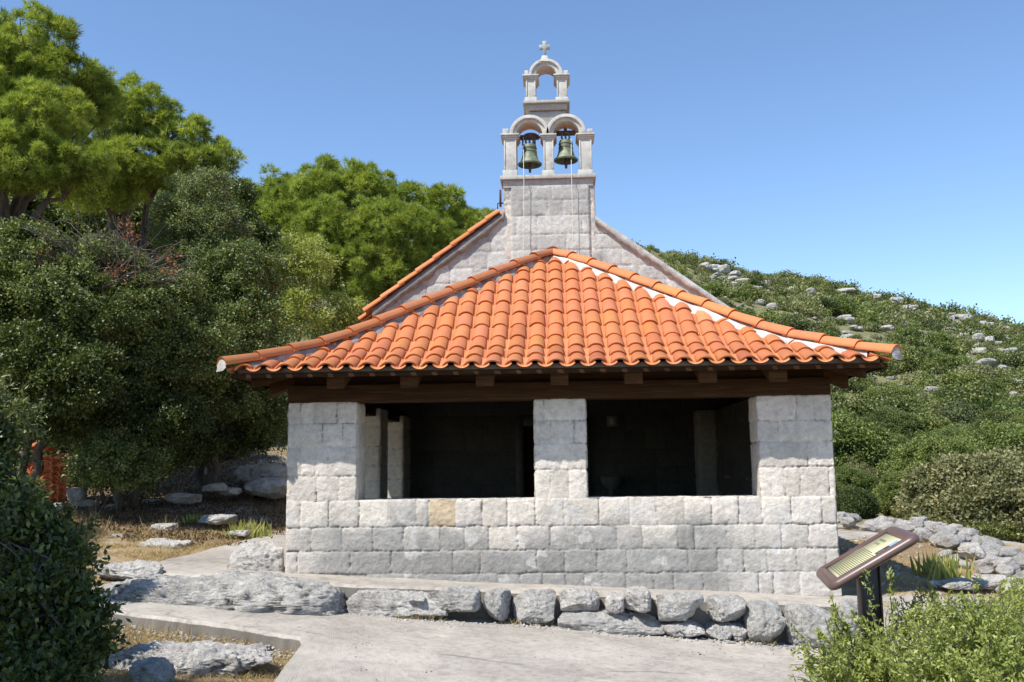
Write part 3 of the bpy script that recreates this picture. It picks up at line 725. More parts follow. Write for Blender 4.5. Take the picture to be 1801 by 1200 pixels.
def slope(mb, lat0, lat1, ulim, to_w, pitch=.197, expo=.318, phase=0.0, lat_dir=1):
    """to_w(lat,u,z)->xyz ; ulim(lat)->max u"""
    cols_ = np.arange(math.floor(lat0/pitch), math.ceil(lat1/pitch)+1)
    for ci in cols_:
        for inv in (True, False):
            lc = ci*pitch+phase+(pitch/2 if inv else 0)
            if lc < lat0 or lc > lat1: continue
            um = ulim(lc)
            if um < .10: continue
            smax = np.interp(min(um+.05, 3.08), pu, ps)-s_at0; k = 0
            while True:
                s0 = k*expo-(0 if not inv else .02); s1 = min(s0+.40, smax)
                if k > 0: s0 += rng.normal(0, .004)
                if s0 > smax-.015: break
                u0_, u1_ = float(u_of_s(s0)), float(u_of_s(s1))
                jl = rng.normal(0, .0025); jz = rng.normal(0, .0015)
                zlow = .010 if not inv else .050
                zup = -.008 if not inv else .038
                def tw(u, zoff, lc_=lc): return np.array(to_w(lc_+jl, u, float(zdk(u))+zoff+jz))
                A_ = tw(u0_, zlow+(.022 if not inv else 0)); B_ = tw(u1_, zup+(.022 if not inv else 0))
                t_ = B_-A_; t_ /= np.linalg.norm(t_); L0 = np.array(to_w(1, 0, 0), float)-np.array(to_w(0, 0, 0), float)
                nn = np.cross(L0, t_); nn /= np.linalg.norm(nn); nn = nn if nn[2] > 0 else -nn
                if s1-s0 > .02:
                    one_tile(mb, A_, B_, L0+t_*rng.normal(0, .01), nn, nn, .101 if not inv else .099, .086 if not inv else .088, inv, None, half=.86 if inv else 1.08)
                k += 1
                if s1 >= smax-1e-6: break
rf = MB()
front = lambda l, u, z: (XCr+l, Y0+u, z)
slope(rf, -AH+.06, AH-.06, lambda l: AH-abs(l), front, phase=.03)
left = lambda l, u, z: (XCr-AH+u, Y0+l, z)
right = lambda l, u, z: (XCr+AH-u, Y0+l, z)
lim = lambda l: min(AH, l)
slope(rf, .06, YC-Y0-.03, lim, left, phase=.02); slope(rf, .06, YC-Y0-.03, lim, right, phase=.02)
roof = rf.build('porch_roof', M['tile'], church, smooth=True, fix=False)
# hip and ridge caps with mortar
hc = MB(); mo = MB()
for sg in (-1, 1):
    def H(u): return np.array([XCr+sg*(AH-u), Y0+u, float(zdk(u))])
    hu = np.linspace(-.04, AH, 300); HP = np.array([H(u) for u in hu]); hs = np.concatenate([[0], np.cumsum(np.linalg.norm(np.diff(HP, axis=0), axis=1))])
    step = hs[-1]/13.0
    for k in range(13):
        a_, b_ = k*step, min((k+1)*step+.06, hs[-1]); ua, ub = np.interp(a_, hs, hu), np.interp(b_, hs, hu)
        A_, B_ = H(ua), H(ub); A_[2] += .083; B_[2] += .068
        t_ = unit(B_-A_); lat = unit(np.cross(t_, np.array([0, 0, 1.]))); nn = np.cross(lat, t_)
        one_tile(hc, A_, B_, lat, nn, nn, .108, .094, False, None, half=1.35, th=.014)
    # mortar bed
    us = np.linspace(0.13, AH-.02, 150); V = []; prof = [(-.128, -.06), (-.108, .006), (-.085, .055), (0, .10), (.085, .055), (.108, .006), (.128, -.06)]
    for i, u in enumerate(us):
        p_ = H(u); t_ = unit(H(min(u+.02, AH))-H(u-.02)); lat = unit(np.cross(t_, np.array([0, 0, 1.])))
        for j, (l, h) in enumerate(prof):
            nz_ = float(vn(np.array([[u*9+j*3.1, sg*5.0, j*.7]]), 1, 3)[0])
            V.append(p_+lat*(l*(1+.22*nz_)*(.9 if sg < 0 else .93))+np.array([0, 0, h+.012*nz_+.0]))
    kk_ = len(prof); I = np.arange(len(us)*kk_).reshape(len(us), kk_)
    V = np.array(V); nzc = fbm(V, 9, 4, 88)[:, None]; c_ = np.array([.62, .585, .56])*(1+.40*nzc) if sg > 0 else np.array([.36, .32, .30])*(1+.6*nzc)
    mo.add(V, [np.stack([I[:-1, :-1], I[:-1, 1:], I[1:, 1:], I[1:, :-1]], -1).reshape(-1, 4)], np.clip(c_, .1, .8))
    # mortar plug at the foot of the hip
    p_ = H(-.055); t_ = unit(H(.1)-H(0)); lat = unit(np.cross(t_, np.array([0, 0, 1.])))
    th = np.linspace(-1.5, 1.5, 9); V = [p_+np.array([0, 0, .055])-t_*.02]; 
    for a_ in th: V.append(p_+lat*.095*math.sin(a_)+np.array([0, 0, .050+.095*math.cos(a_)])+t_*.02)
    V.append(p_+lat*.07+np.array([0, 0, .03])); V.append(p_-lat*.07+np.array([0, 0, .03]))
    n_ = len(V)-1; mo.add(np.array(V), [np.array([(0, i, i % n_+1) for i in range(1, n_+1)])], (.52, .50, .48))
ridge = np.arange(Y0+AH, YC, .36)
for y_ in ridge:
    A_ = np.array([XCr, y_+.42 if y_+.42 < YC else YC, zdk(AH)+.07]); B_ = np.array([XCr, y_, zdk(AH)+.085])
    one_tile(hc, B_, A_, np.array([1., 0, 0]), np.array([0, 0, 1.]), np.array([0, 0, 1.]), .108, .095, False, None, half=1.35)
link('hip_tiles', hc.mesh('hip_tiles', M['tile'], True, False), roof); link('mortar_bed', mo.mesh('mortar_bed', M['mortar'], True), roof)
# timber deck
xs_ = np.linspace(XCr-AH+.03, XCr+AH-.03, 90); ys_ = np.linspace(Y0+.03, YC, 90); x_, y_ = np.meshgrid(xs_, ys_); x = x_.ravel(); y = y_.ravel()
u = np.minimum(AH-np.abs(x-XCr), y-Y0); zt_ = zdk(u)-.012
I = np.arange(len(x)).reshape(90, 90); Qd = np.stack([I[:-1, :-1], I[:-1, 1:], I[1:, 1:], I[1:, :-1]], -1).reshape(-1, 4)
dk = MB(); dk.add(np.stack([x, y, zt_], 1), [Qd], (.8, .8, .8)); dk.add(np.stack([x, y, zt_-.028], 1), [Qd[:, ::-1]], (.8, .8, .8))
rim = np.concatenate([I[:, 0][::-1], I[0, 1:], I[1:, -1]]); top_ = np.stack([x, y, zt_], 1)[rim]; lo_ = top_-np.array([0, 0, .045])
j = np.arange(len(rim)-1); n_ = len(rim); dk.add(np.vstack([top_, lo_]), [np.stack([j, j+1, n_+j+1, n_+j], -1)], (.9, .9, .9))
dk.build('roof_boards', M['wood'], church, fix=False)
fb = MB(); ze = float(zdk(0))
fb.box(XCr-AH+.09, XCr+AH-.09, Y0+.035, Y0+.055, ze-.006, ze+.044, (.17, .14, .11)); fb.box(XCr-AH+.035, XCr-AH+.055, Y0+.10, YC, ze-.006, ze+.044, (.17, .14, .11)); fb.box(XCr+AH-.055, XCr+AH-.035, Y0+.10, YC, ze-.006, ze+.044, (.17, .14, .11))
fb.build('eave_fill', M['mortar'], church)
# plates, rafters
wd = MB(); wd.box(XL-.0, XR+.0, YW-.012, YW+.30, TOP, 2.385, (1, 1, 1)); wd.box(XL+.02, XL+.32, YW+.30, YC, TOP, 2.385, (1, 1, 1)); wd.box(XR-.32, XR-.02, YW+.30, YC, TOP, 2.385, (1, 1, 1))
bevel(wd.build('wall_plate', M['wood'], church), .012, 2)
bd = MB(); bd.box(XL+.05, XR-.05, YW+.03, YW+.06, 2.387, 2.60, (.7, .7, .7)); bd.box(XL+.05, XL+.08, YW+.06, YC, 2.387, 2.6, (.7, .7, .7)); bd.box(XR-.08, XR-.05, YW+.06, YC, 2.387, 2.6, (.7, .7, .7))
bd.build('infill_board', M['wood'], church)
def rafter(c, dx, dy, lat, w=.085, L=1.35, h=.145, s0=.10):
    """c start point on eave line (x,y); (dx,dy) inward direction; lat lateral unit (x,y)"""
    V = []
    for s in (s0, L):
        zz = float(zdk(s))-.043
        for (a_, hh) in ((-w, -h), (w, -h), (w, 0), (-w, 0)): V.append((c[0]+dx*s+lat[0]*a_, c[1]+dy*s+lat[1]*a_, zz+hh))
    m_ = MB(); m_.add(V, [[(0, 1, 2, 3), (4, 7, 6, 5), (0, 4, 5, 1), (1, 5, 6, 2), (2, 6, 7, 3), (3, 7, 4, 0)]], (1.5, 1.45, 1.4))
    bevel(m_.build('rafter', M['wood'], church), .008, 2)
for pxm in (592, 720.5, 853, 984, 1114, 1244, 1367):
    xr_ = atY(pxm, 672, 8.83)[0]; rafter((xr_, Y0), 0, 1, (1, 0), L=min(.95, AH-abs(xr_-XCr)-.22))
for k in range(7):
    rafter((XCr-AH, Y0+1.05+k*.75), 1, 0, (0, 1), L=.8); rafter((XCr+AH, Y0+1.05+k*.75), -1, 0, (0, 1), L=.8)
for sg in (-1, 1):   # hip rafters
    V = []; w_ = .075
    for u_ in (.20, .95):
        zz = float(zdk(u_))-.055; l = np.array([sg*.707, .707])
        for (a_, hh) in ((-w_, -.14), (w_, -.14), (w_, 0), (-w_, 0)): V.append((XCr+sg*(AH-u_)+l[0]*a_, Y0+u_+l[1]*a_, zz+hh))
    m_ = MB(); m_.add(V, [[(0, 1, 2, 3), (4, 7, 6, 5), (0, 4, 5, 1), (1, 5, 6, 2), (2, 6, 7, 3), (3, 7, 4, 0)]], (.9, .9, .9)); m_.build('hip_rafter', M['wood'], church)

# ------------------------------------------------------------------ nave roof
nr = MB()
def straight_slope(mb, sg, y0, y1):
    slope_ang = math.atan(.735); t_ = np.array([-sg*math.cos(slope_ang), 0, math.sin(slope_ang)]); nn = np.array([sg*math.sin(slope_ang), 0, math.cos(slope_ang)])
    x_e = 2.95; base = np.array([GX+sg*x_e, 0, float(gz_roof(GX+sg*x_e))-.06]); L = x_e/math.cos(slope_ang)
    for ci in range(int((y1-y0)/.2)):
        for inv in (True, False):
            yy = y0+ci*.2+(.1 if inv else 0); s = 0
            while s < L-.1:
                s1 = min(s+.42, L); zo = .06 if not inv else .035
                one_tile(mb, base+t_*s+nn*(zo+.015)+np.array([0, yy, 0]), base+t_*s1+nn*zo+np.array([0, yy, 0]), np.array([0, 1., 0]), nn, nn, .094, .08, inv, None)
                s += .33
straight_slope(nr, -1, YC+.16, 21.8); straight_slope(nr, 1, YC+.30, 21.8)
nrf = nr.build('nave_roof', M['tile'], church, smooth=True, fix=False)
vg = MB()
ang = math.atan(.735); t_ = np.array([math.cos(ang), 0, math.sin(ang)]); nn = np.array([-math.sin(ang), 0, math.cos(ang)])
A0 = np.array([-2.985, YC+.0, float(gz_roof(-2.985))-.02]); s = 0; Lv = (2.985-.87)/math.cos(ang)
while s < Lv-.05:
    s1 = min(s+.43, Lv); one_tile(vg, A0+t_*s+nn*.055, A0+t_*s1+nn*.038, np.array([0, 1., 0]), nn, nn, .10, .088, False, None, half=1.4)
    s += .34
link('verge_tiles', vg.mesh('verge_tiles', M['tile'], True, False), nrf)
vm = MB()
def band(sg, xa, xb, top, th, col, yf):
    n_ = 90; X_ = np.linspace(xa, xb, n_); zt_ = gz_roof(X_)+top; nz_ = fbm(np.stack([X_, 0*X_, 0*X_], 1), 9, 3, 5)
    V = []; 
    for i in range(n_):
        for (yy, zz) in ((YC+.2, zt_[i]), (yf, zt_[i]+.004*nz_[i]), (yf-.01, zt_[i]-th*.5), (yf, zt_[i]-th*(1+.35*nz_[i])), (YC+.06, zt_[i]-th*(1+.35*nz_[i])-.02)): V.append((X_[i], yy, zz))
    I = np.arange(n_*5).reshape(n_, 5); V = np.array(V)
    vm.add(V, [np.stack([I[:-1, :-1], I[:-1, 1:], I[1:, 1:], I[1:, :-1]], -1).reshape(-1, 4)], np.clip(np.array(col)*(1+.3*fbm(V, 7, 4, 6))[:, None], 0, 1))
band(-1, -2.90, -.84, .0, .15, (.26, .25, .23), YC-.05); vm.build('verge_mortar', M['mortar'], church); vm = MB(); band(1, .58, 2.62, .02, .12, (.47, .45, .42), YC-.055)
vm.build('verge_mortar', M['mortar'], church)
# church door seen through the porch, font and plaque
dr = MB(); dr.box(-.58, .30, YC-.05, YC-.012, .6, 2.15, (.35, .35, .35)); d_ = dr.build('door', M['wood'], church)
dr = MB(); 
for (a_, b_, c_, e_) in ((-.70, -.58, .6, 2.27), (.30, .42, .6, 2.27), (-.58, .30, 2.15, 2.27)): dr.box(a_, b_, YC-.09, YC+.02, c_, e_, (.10, .095, .09))  # frame stone coloured dark to stand for the shade indoors
link('door_frame', dr.mesh('door_frame', M['carved']), d_)
ft = MB(); xf, zf = atY(1076, 845, YC-.2)[[0, 2]]; ft.lathe([(.0, -.30), (.05, -.28), (.05, -.14), (.16, -.04), (.17, .06), (.14, .065), (.12, .0), (0, -.02)], (xf, YC-.19, zf), 20, (.13, .125, .12))  # font colour lowered as well, interior shade is in it
ft.build('holy_water_font', M['carved'], church, smooth=True)
ft = MB(); xf, zf = atY(1078, 741, YC-.05)[[0, 2]]; ft.box(xf-.09, xf+.09, YC-.045, YC-.02, zf-.08, zf+.08, (.25, .24, .22)); ft.extrude([(xf-.05, zf-.05), (xf+.05, zf-.05), (xf+.05, zf+.05), (xf-.05, zf+.05)], YC-.052, YC-.0455, (.45, .43, .4))
ft.build('wall_plaque', M['carved'], church)

# ------------------------------------------------------------------ bells
def bell(px, py_top, py_lip, rlip, label, wheel):
    yb_ = YC+.19; xb, zl = atY(px, py_lip, yb_)[[0, 2]]; zt_ = atY(px, py_top, yb_)[2]; H_ = zt_-zl; r = rlip
    e = empty('church_bell', (xb, yb_, zl), label, 'bell', 'bells hanging in the belfry')
    b_ = MB(); prof = [(0, 1.0), (.30, 1.0), (.50, .97), (.56, .90), (.57, .75), (.60, .55), (.66, .38), (.76, .22), (.90, .08), (1.0, 0), (.965, -.015), (.90, .04), (.72, .20), (.60, .38), (.54, .6), (.50, .85), (.3, .93), (0, .93)]
    b_.lathe([(a_*r, z_*H_) for a_, z_ in prof], (xb, yb_, zl), 32); bo_ = b_.build('bell_body', M['bronze'], e, smooth=True)
    bands = MB()
    for (rr, zz) in ((.995, .055), (.585, .80), (.60, .62)):
        th = np.linspace(0, 2*math.pi, 33); bands.tube([(xb+r*rr*math.cos(a_), yb_+r*rr*math.sin(a_), zl+H_*zz) for a_ in th], .006, 5, caps=False)
    link('moulding', bands.mesh('moulding', M['bronze'], True), bo_); bo_.children[0].location = (0, 0, 0)
    c_ = MB(); c_.tube([(xb, yb_, zl+H_*.9), (xb, yb_, zl-.03), (xb, yb_, zl-.12)], [.012, .026, .018], 8); c_.build('clapper', M['iron'], e, smooth=True)
    zb = zl+H_+.115
    hs_ = MB(); hs_.tube([(xb-.205, yb_, zb), (xb+.205, yb_, zb)], .02, 8)
    hs_.box(xb-.15, xb+.15, yb_-.035, yb_+.035, zb-.03, zb+.035)
    if wheel:
        th = np.linspace(0, math.pi, 9); hs_.tube([(xb+.02+.10*math.cos(a_), yb_-.02, zb+.02+.04*math.sin(a_)) for a_ in th], .016, 6)
        for i in range(7): hs_.box(xb-.08+i*.03, xb-.068+i*.03, yb_-.03, yb_+.0, zb+.03, zb+.075-.004*abs(i-3)**1.5)
        hs_.box(xb-.12, xb-.09, yb_-.05, yb_-.03, zb-.14, zb+.02); hs_.box(xb+.07, xb+.10, yb_-.05, yb_-.03, zb-.13, zb+.02)
    else:
        hs_.lathe([(0, .08), (.02, .07), (.03, .04), (.02, .02), (.03, 0)], (xb, yb_, zb+.02), 10)
    hs_.build('headstock', M['iron'], e)
    cr = MB()
    for dx in (-.05, 0, .05):
        cr.tube([(xb+dx*.7, yb_, zl+H_*.97), (xb+dx*1.3, yb_, zl+H_+.05), (xb+dx*.8, yb_, zb-.02)], .016, 7)
    for dx in (-.06, .06): cr.tube([(xb+dx, yb_-.03, zl+H_*.9), (xb+dx*.9, yb_-.05, zl+H_+.06), (xb+dx*.9, yb_-.04, zb)], .008, 5)
    cr.build('crown', M['bronze'], e, smooth=True)
bell(932, 254.5, 291, .190, 'green bronze bell in the left arch under a rusty toothed headstock', True)
bell(995.5, 247, 283.5, .190, 'green bronze bell in the right arch on a plain dark iron bar', False)
for pxr, py0, py1, pr2, lb in ((920.5, 241, 447, 921, 'thin pale bell rope hanging from the left bell'), (1004.5, 245, 447, 1008, 'thin pale bell rope hanging from the right bell')):
    a_ = atY(pxr, py0, YC+.14); b_ = atY(pxr+.5, 300, YC-.02); c_ = atY(pxr+1, 313, YC-.14); d_ = atY(pr2, py1, YC-.14); e_ = np.array([d_[0], d_[1], 3.9])
    m_ = MB(); m_.tube([a_, b_, c_, d_, e_], .0048, 5, (.62, .58, .50)); tag(m_.build('bell_rope', M['rope']), lb, 'rope', 'bell ropes')

# ------------------------------------------------------------------ rocks
def ico(sub):
    bm = bmesh.new(); bmesh.ops.create_icosphere(bm, subdivisions=sub, radius=1); V = np.array([v.co[:] for v in bm.verts]); Fq = np.array([[v.index for v in f.verts] for f in bm.faces]); bm.free(); return V, Fq
ICO = {k: ico(k) for k in (3, 4, 5, 6)}
def rock_verts(size, seed, sub=5, cuts=14, rough=.06, blocky=.5, fine=.02):
    V, Fq = ICO[sub]; r = np.random.default_rng(seed); P = V.copy()
    # superellipsoid-ish block
    e = 1/(np.abs(P)**(2+6*blocky)).sum(1)**(1/(2+6*blocky)); P = P*e[:, None]*(1-.25*blocky)
    for i in range(cuts):
        n = unit(r.normal(size=3)); d = r.uniform(.60, .95); pr_ = P@n; ov = np.maximum(pr_-d, 0); P = P-ov[:, None]*n*.88
    P = P*np.asarray(size)
    s = float(np.mean(size)); off = r.uniform(-50, 50, 3)
    n1 = fbm(P/s+off, 1.3, 3, seed % 1000); n2 = 1-np.abs(fbm(P/s+off, 3.2, 4, seed % 1000+3))*2; n3 = fbm(P/s+off, 9, 4, seed % 1000+7, .6)
    nd = unit(P/np.asarray(size))
    P = P+nd*s*(rough*2*n1+rough*1.1*(n2-.5)+fine*3.2*n3)[:, None]
    for fq, wq, dq in ((1.5, .045, .07), (3.4, .05, .035), (7.5, .07, .016)):
        Qr = (P/s+off)*np.array([1.0, 1.0, .55]); Qr[:, 0] += Qr[:, 2]*.6
        cr = 1-sstep(.0, wq, np.abs(fbm(Qr, fq, 3, seed % 1000+13+int(fq*10)))); P = P-nd*(cr*s*dq)[:, None]
    st = fbm(P/s+off, 2.2, 2, seed % 1000+61); P = P-nd*((np.round(st*5)/5-st)*s*.10)[:, None]
    return P, Fq
def rot_z(P, a): c, s = math.cos(a), math.sin(a); return P@np.array([[c, s, 0], [-s, c, 0], [0, 0, 1]])
def rock_mesh(name, size, seed, mat='rock', rz=0, c=(0, 0, 0), **kw):
    P, Fq = rock_verts(size, seed, **kw); P = rot_z(P, rz)+np.asarray(c); return make_mesh(name, P, [Fq], M[mat])
def rock_px(x0, y0, x1, y1, Y, depth=.2, seed=1, parent=None, name='stone', mat='rock', lab=None, cat=None, group=None, **kw):
    a_ = atY(x0, y0, Y); b_ = atY(x1, y1, Y); c = (a_+b_)/2; c[1] += depth*.55
    sx, sz = (b_[0]-a_[0])/2*1.06, (a_[2]-b_[2])/2*1.08
    me = rock_mesh(name, (sx, depth, sz), seed, mat, 0, (0, 0, 0), **kw)
    o = bpy.data.objects.new(name, me); COL.objects.link(o)
    if parent is not None: o.parent = parent; o.location = c-np.array(parent.location)
    else: o.location = c; tag(o, lab, cat, group)
    return o
rw = empty('retaining_wall', (.4, 8.4, .1), 'low retaining wall of rough grey boulders below the chapel terrace', 'wall')
RW = [(602, 1040, 792, 1097, 'rockw'), (715, 1046, 750, 1061, 'rock'), (747, 1034, 848, 1080, 'rock'), (845, 1037, 900, 1095, 'rock'), (897, 1038, 984, 1100, 'rock'), (981, 1037, 1064, 1082, 'rockw'),
      (975, 1077, 1180, 1122, 'rock'), (1064, 1041, 1100, 1080, 'rockw'), (1097, 1035, 1148, 1084, 'rockw'), (1146, 1042, 1243, 1093, 'rock'), (1243, 1051, 1317, 1094, 'rock'), (1240, 1094, 1290, 1126, 'rock'), (1282, 1098, 1322, 1131, 'rockw'),
      (1312, 1058, 1385, 1136, 'rock'), (1382, 1064, 1479, 1143, 'rock'), (1476, 1056, 1530, 1125, 'rock'), (1160, 1092, 1245, 1122, 'rockw')]
for i, (x0, y0, x1, y1, mt) in enumerate(RW):
    xm = atY((x0+x1)/2, y1, 8.3)[0]; Yf = float(path_back(xm))+.02
    rock_px(x0, y0, x1, y1, Yf, .17, 300+i, rw, 'stone', mt, sub=5, cuts=9, rough=.05, blocky=.55)
co = MB(); n_ = 60; X_ = np.linspace(-2.2, 2.6, n_); V = []
for x in X_:
    yf = float(path_back(x))+.22; j1 = float(vn(np.array([[x*6, 0, 0]]), 1, 1)[0])*.03
    V += [(x, yf+.4, float(zt(x))-.035), (x, yf+j1, float(zt(x))-.04), (x, yf+.02-j1, float(zp(x))+.1), (x, yf-.04+j1, float(zp(x))-.1)]
I = np.arange(n_*4).reshape(n_, 4); co.add(V, [np.stack([I[:-1, :-1], I[:-1, 1:], I[1:, 1:], I[1:, :-1]], -1).reshape(-1, 4)], (.20, .17, .14)); co.build('rubble_core', M['mortar'], rw)

def solo(name, c, size, seed, label, cat='rock', group=None, mat='rock', rz=0, **kw):
    o = bpy.data.objects.new(name, rock_mesh(name, size, seed, mat, rz, **kw)); COL.objects.link(o); o.location = c; return tag(o, label, cat, group)
# long outcrop at left of the retaining wall
solo('limestone_outcrop', (-3.2, 8.38, .43), (1.36, .46, .205), 401, 'long low limestone outcrop between the two concrete paths at left', rz=-.0, sub=6, cuts=12, rough=.055, blocky=.35, mat='rock')
solo('boulder', (-4.12, 8.95, .62), (.35, .20, .10), 402, 'small pale rock at the far left end of the long outcrop', mat='rockw')
solo('boulder', (-3.02, 9.40, .68), (.33, .20, .19), 403, 'rough boulder set against the lower left corner of the porch', sub=5, blocky=.6, cuts=8, mat='rockw')
# lower left outcrop in the dry grass
solo('limestone_outcrop', (-2.47, 6.3, .33), (.60, .36, .095), 404, 'flat pitted limestone outcrop in the dry grass at the lower left', sub=6, cuts=10, rough=.09, blocky=.25, mat='rockw')
solo('boulder', (-2.50, 5.75, .36), (.135, .13, .10), 405, 'grey boulder in front of the flat outcrop at the bottom left', sub=5)
solo('boulder', (-2.1, 5.55, .30), (.11, .10, .05), 406, 'small flat stone half buried at the bottom edge beside the path')
# slabs and stones in the left lawn
LS = [(205, 953, 330, 972, 11.2, 'flat rock slab in the dry grass nearest the foreground bush', 'rockw'), (175, 940, 225, 962, 11.8, 'narrow flat slab at the left edge of the dry lawn', 'rock'),
      (262, 921, 306, 936, 12.6, 'small white-topped slab in the middle of the dry lawn', 'rockw'), (345, 907, 408, 923, 13.2, 'low slab beside the yellow iris clump', 'rock'),
      (278, 866, 345, 888, 14.5, 'grey slab in the shade above the dry lawn', 'rock'), (385, 858, 420, 872, 15.2, 'small pale slab on the shaded bank', 'rockw'),
      (410, 815, 505, 850, 16.3, 'broad dark limestone shelf under the trees beside the porch', 'rockw'), (420, 842, 505, 878, 15.5, 'stepped grey limestone shelf beside the porch wall', 'rockw'),
      (400, 934, 440, 944, 12.6, 'little stone in front of the iris clump', 'rockw'), (350, 850, 400, 866, 15.0, 'dark slab in the leaf litter left of the porch', 'rock')]
for i, (x0, y0, x1, y1, Y, lb, mt) in enumerate(LS):
    rock_px(x0, y0, x1, y1, Y, (x1-x0)*Y/F*.5, 450+i, None, 'rock_slab', mt, lb, 'rock', None, sub=5, cuts=8, rough=.05, blocky=.5)
ST = [(124, 880, 166, 942, 14.0, 'upright grey stone below the stack of roof tiles'), (112, 857, 148, 885, 14.4, 'rounded stone right beside the stack of roof tiles'), (80, 884, 118, 910, 14.2, 'stone directly under the stack of roof tiles'),
      (172, 886, 207, 926, 14.2, 'stone in the shade, second right of the tile stack'), (210, 882, 244, 912, 14.6, 'squat stone in the old row between tiles and porch'), (248, 876, 284, 900, 14.8, 'last stone of the old row toward the porch'),
      (305, 802, 322, 826, 17.0, 'small upright stone standing in the shade under the trees'), (352, 820, 367, 836, 17.2, 'little round stone under the trees left of the porch'), (290, 824, 312, 840, 16.6, 'small grey stone lying on the shaded bank')]
for i, (x0, y0, x1, y1, Y, lb) in enumerate(ST):
    rock_px(x0, y0, x1, y1, Y, (x1-x0)*Y/F*.45, 480+i, None, 'field_stone', 'rock', lb, 'stone', None, sub=4, cuts=9, rough=.05)

# loose gravel at the foot of the rocks and along the path edge
bm = bmesh.new(); bmesh.ops.create_icosphere(bm, subdivisions=1, radius=1); gv = np.array([v.co[:] for v in bm.verts]); gf = np.array([[v.index for v in f.verts] for f in bm.faces]); bm.free()
gx, gy, gzz = [], [], []
for i in range(420):
    x_ = rng.uniform(-2.1, 2.4); y_ = float(path_back(x_))-abs(rng.normal(0, .10))+.04; gx.append(x_); gy.append(y_); gzz.append(float(zp(x_)))
for i in range(260):
    x_ = rng.uniform(-3.6, -1.8); y_ = float(path_front(x_))-abs(rng.normal(0, .25)); gx.append(x_); gy.append(y_); gzz.append(gz(x_, y_)+.01)
for i in range(160):
    x_ = rng.uniform(-1.6, 2.2); y_ = rng.uniform(5.6, 8.2); gx.append(x_); gy.append(y_); gzz.append(float(zp(x_)))
for i in range(300):
    x_ = rng.uniform(2.9, 6); y_ = rng.uniform(8.8, 14.5); gx.append(x_); gy.append(y_); gzz.append(gz(x_, y_)+.01)
n_ = len(gx); sc_ = np.where(np.arange(n_) < 680, rng.uniform(.004, .022, n_), rng.uniform(.003, .010, n_)); sc_[840:] = rng.uniform(.01, .045, 300)
V = (gv[None]*sc_[:, None, None]*rng.uniform(.6, 1.3, (n_, len(gv), 1))*np.array([1, 1, .7])+np.stack([gx, gy, gzz], 1)[:, None, :]).reshape(-1, 3)
tag(link('gravel', make_mesh('gravel', V, [(gf[None]+np.arange(n_)[:, None, None]*len(gv)).reshape(-1, 3)], M['rockw'])), 'loose pebbles and grit along the path edge and below the retaining wall', 'gravel', kind='stuff')

# tumbled dry stone wall on the right
dw = empty('dry_stone_wall', (5.0, 13.0, .4), 'tumbled dry stone wall of pale rubble curving behind the info sign', 'wall')
protos = [rock_mesh('stone', (1, .8, .68), 500+i, 'rockw' if i % 3 else 'rock', sub=4, cuts=20, rough=.04, blocky=.6) for i in range(7)]
wl = np.array([(4.2, 15.6), (5.0, 15.4), (5.6, 14.6), (5.55, 13.4), (5.35, 12.2), (5.2, 11.2), (5.3, 10.2), (5.6, 9.3)]); wl_s = np.concatenate([[0], np.cumsum(np.linalg.norm(np.diff(wl, axis=0), axis=1))])
rr = random.Random(5); cnt = 0
for i in range(99):
    s = rr.uniform(0, wl_s[-1]); x = np.interp(s, wl_s, wl[:, 0]); y = np.interp(s, wl_s, wl[:, 1]); lv = rr.random()**1.6; spread = .55*(1-lv)+.12
    x += rr.uniform(-1, 1)*spread; y += rr.uniform(-1, 1)*spread*.6; sc = rr.uniform(.09, .21)*(1.15-.3*lv)
    o = bpy.data.objects.new('stone', protos[i % 7]); COL.objects.link(o); o.parent = dw
    o.location = (x-5.0, y-13.0, gz(x, y)+sc*.25+lv*.16-.4); o.scale = (sc, sc, sc*rr.uniform(.75, 1.1)); o.rotation_euler = (rr.uniform(-.3, .3), rr.uniform(-.3, .3), rr.uniform(0, 6.28))
RS = [(1685, 955, 1742, 985, 11.6, 'big pointed boulder on the tumbled wall to the right of the sign', 'rockw'), (1715, 1010, 1775, 1036, 9.8, 'large flat boulder at the lower end of the tumbled wall', 'rockw'), (1655, 1020, 1722, 1038, 9.7, 'brownish slab lying in the dry grass right of the sign', 'rock'),
      (1632, 1022, 1668, 1036, 9.9, 'pale flat slab in the dry grass just right of the sign', 'rockw'), (1760, 1020, 1830, 1050, 9.2, 'white boulder at the right edge of the photograph', 'rockw'), (1670, 1052, 1730, 1078, 8.0, 'pale rock half hidden behind the green bush', 'rockw')]
for i, (x0, y0, x1, y1, Y, lb, mt) in enumerate(RS):
    rock_px(x0, y0, x1, y1, Y, (x1-x0)*Y/F*.45, 530+i, None, 'boulder', mt, lb, 'rock', None, sub=5, cuts=10, rough=.06)

# ------------------------------------------------------------------ information sign
SG = np.array([1.945, 6.33, .977]); sy, spt = R(-98.5), R(30.7)
sv = np.array([math.cos(sy), math.sin(sy), 0]); lv_ = np.array([-math.sin(sy)*math.cos(spt), math.cos(sy)*math.cos(spt), math.sin(spt)]); nv_ = np.cross(sv, lv_)
if nv_[2] < 0: nv_ = -nv_
def S3(a, b_, c_): return SG+sv*a+lv_*b_+nv_*c_
sign = empty('information_sign', (SG[0], SG[1], -.1), 'slanted information board with brown rounded frame on a dark post', 'sign')
WI, HI = .60, .465
fr = MB(); ring_ = []
hw, hh, rc = WI/2+.045, HI/2+.045, .03
pth = []
for (cx_, cy_, a0) in ((hw-rc, hh-rc, 0), (-hw+rc, hh-rc, 90), (-hw+rc, -hh+rc, 180), (hw-rc, -hh+rc, 270)):
    for i in range(6): a_ = R(a0+i*18); pth.append((cx_+rc*math.cos(a_), cy_+rc*math.sin(a_), math.cos(a_), math.sin(a_)))
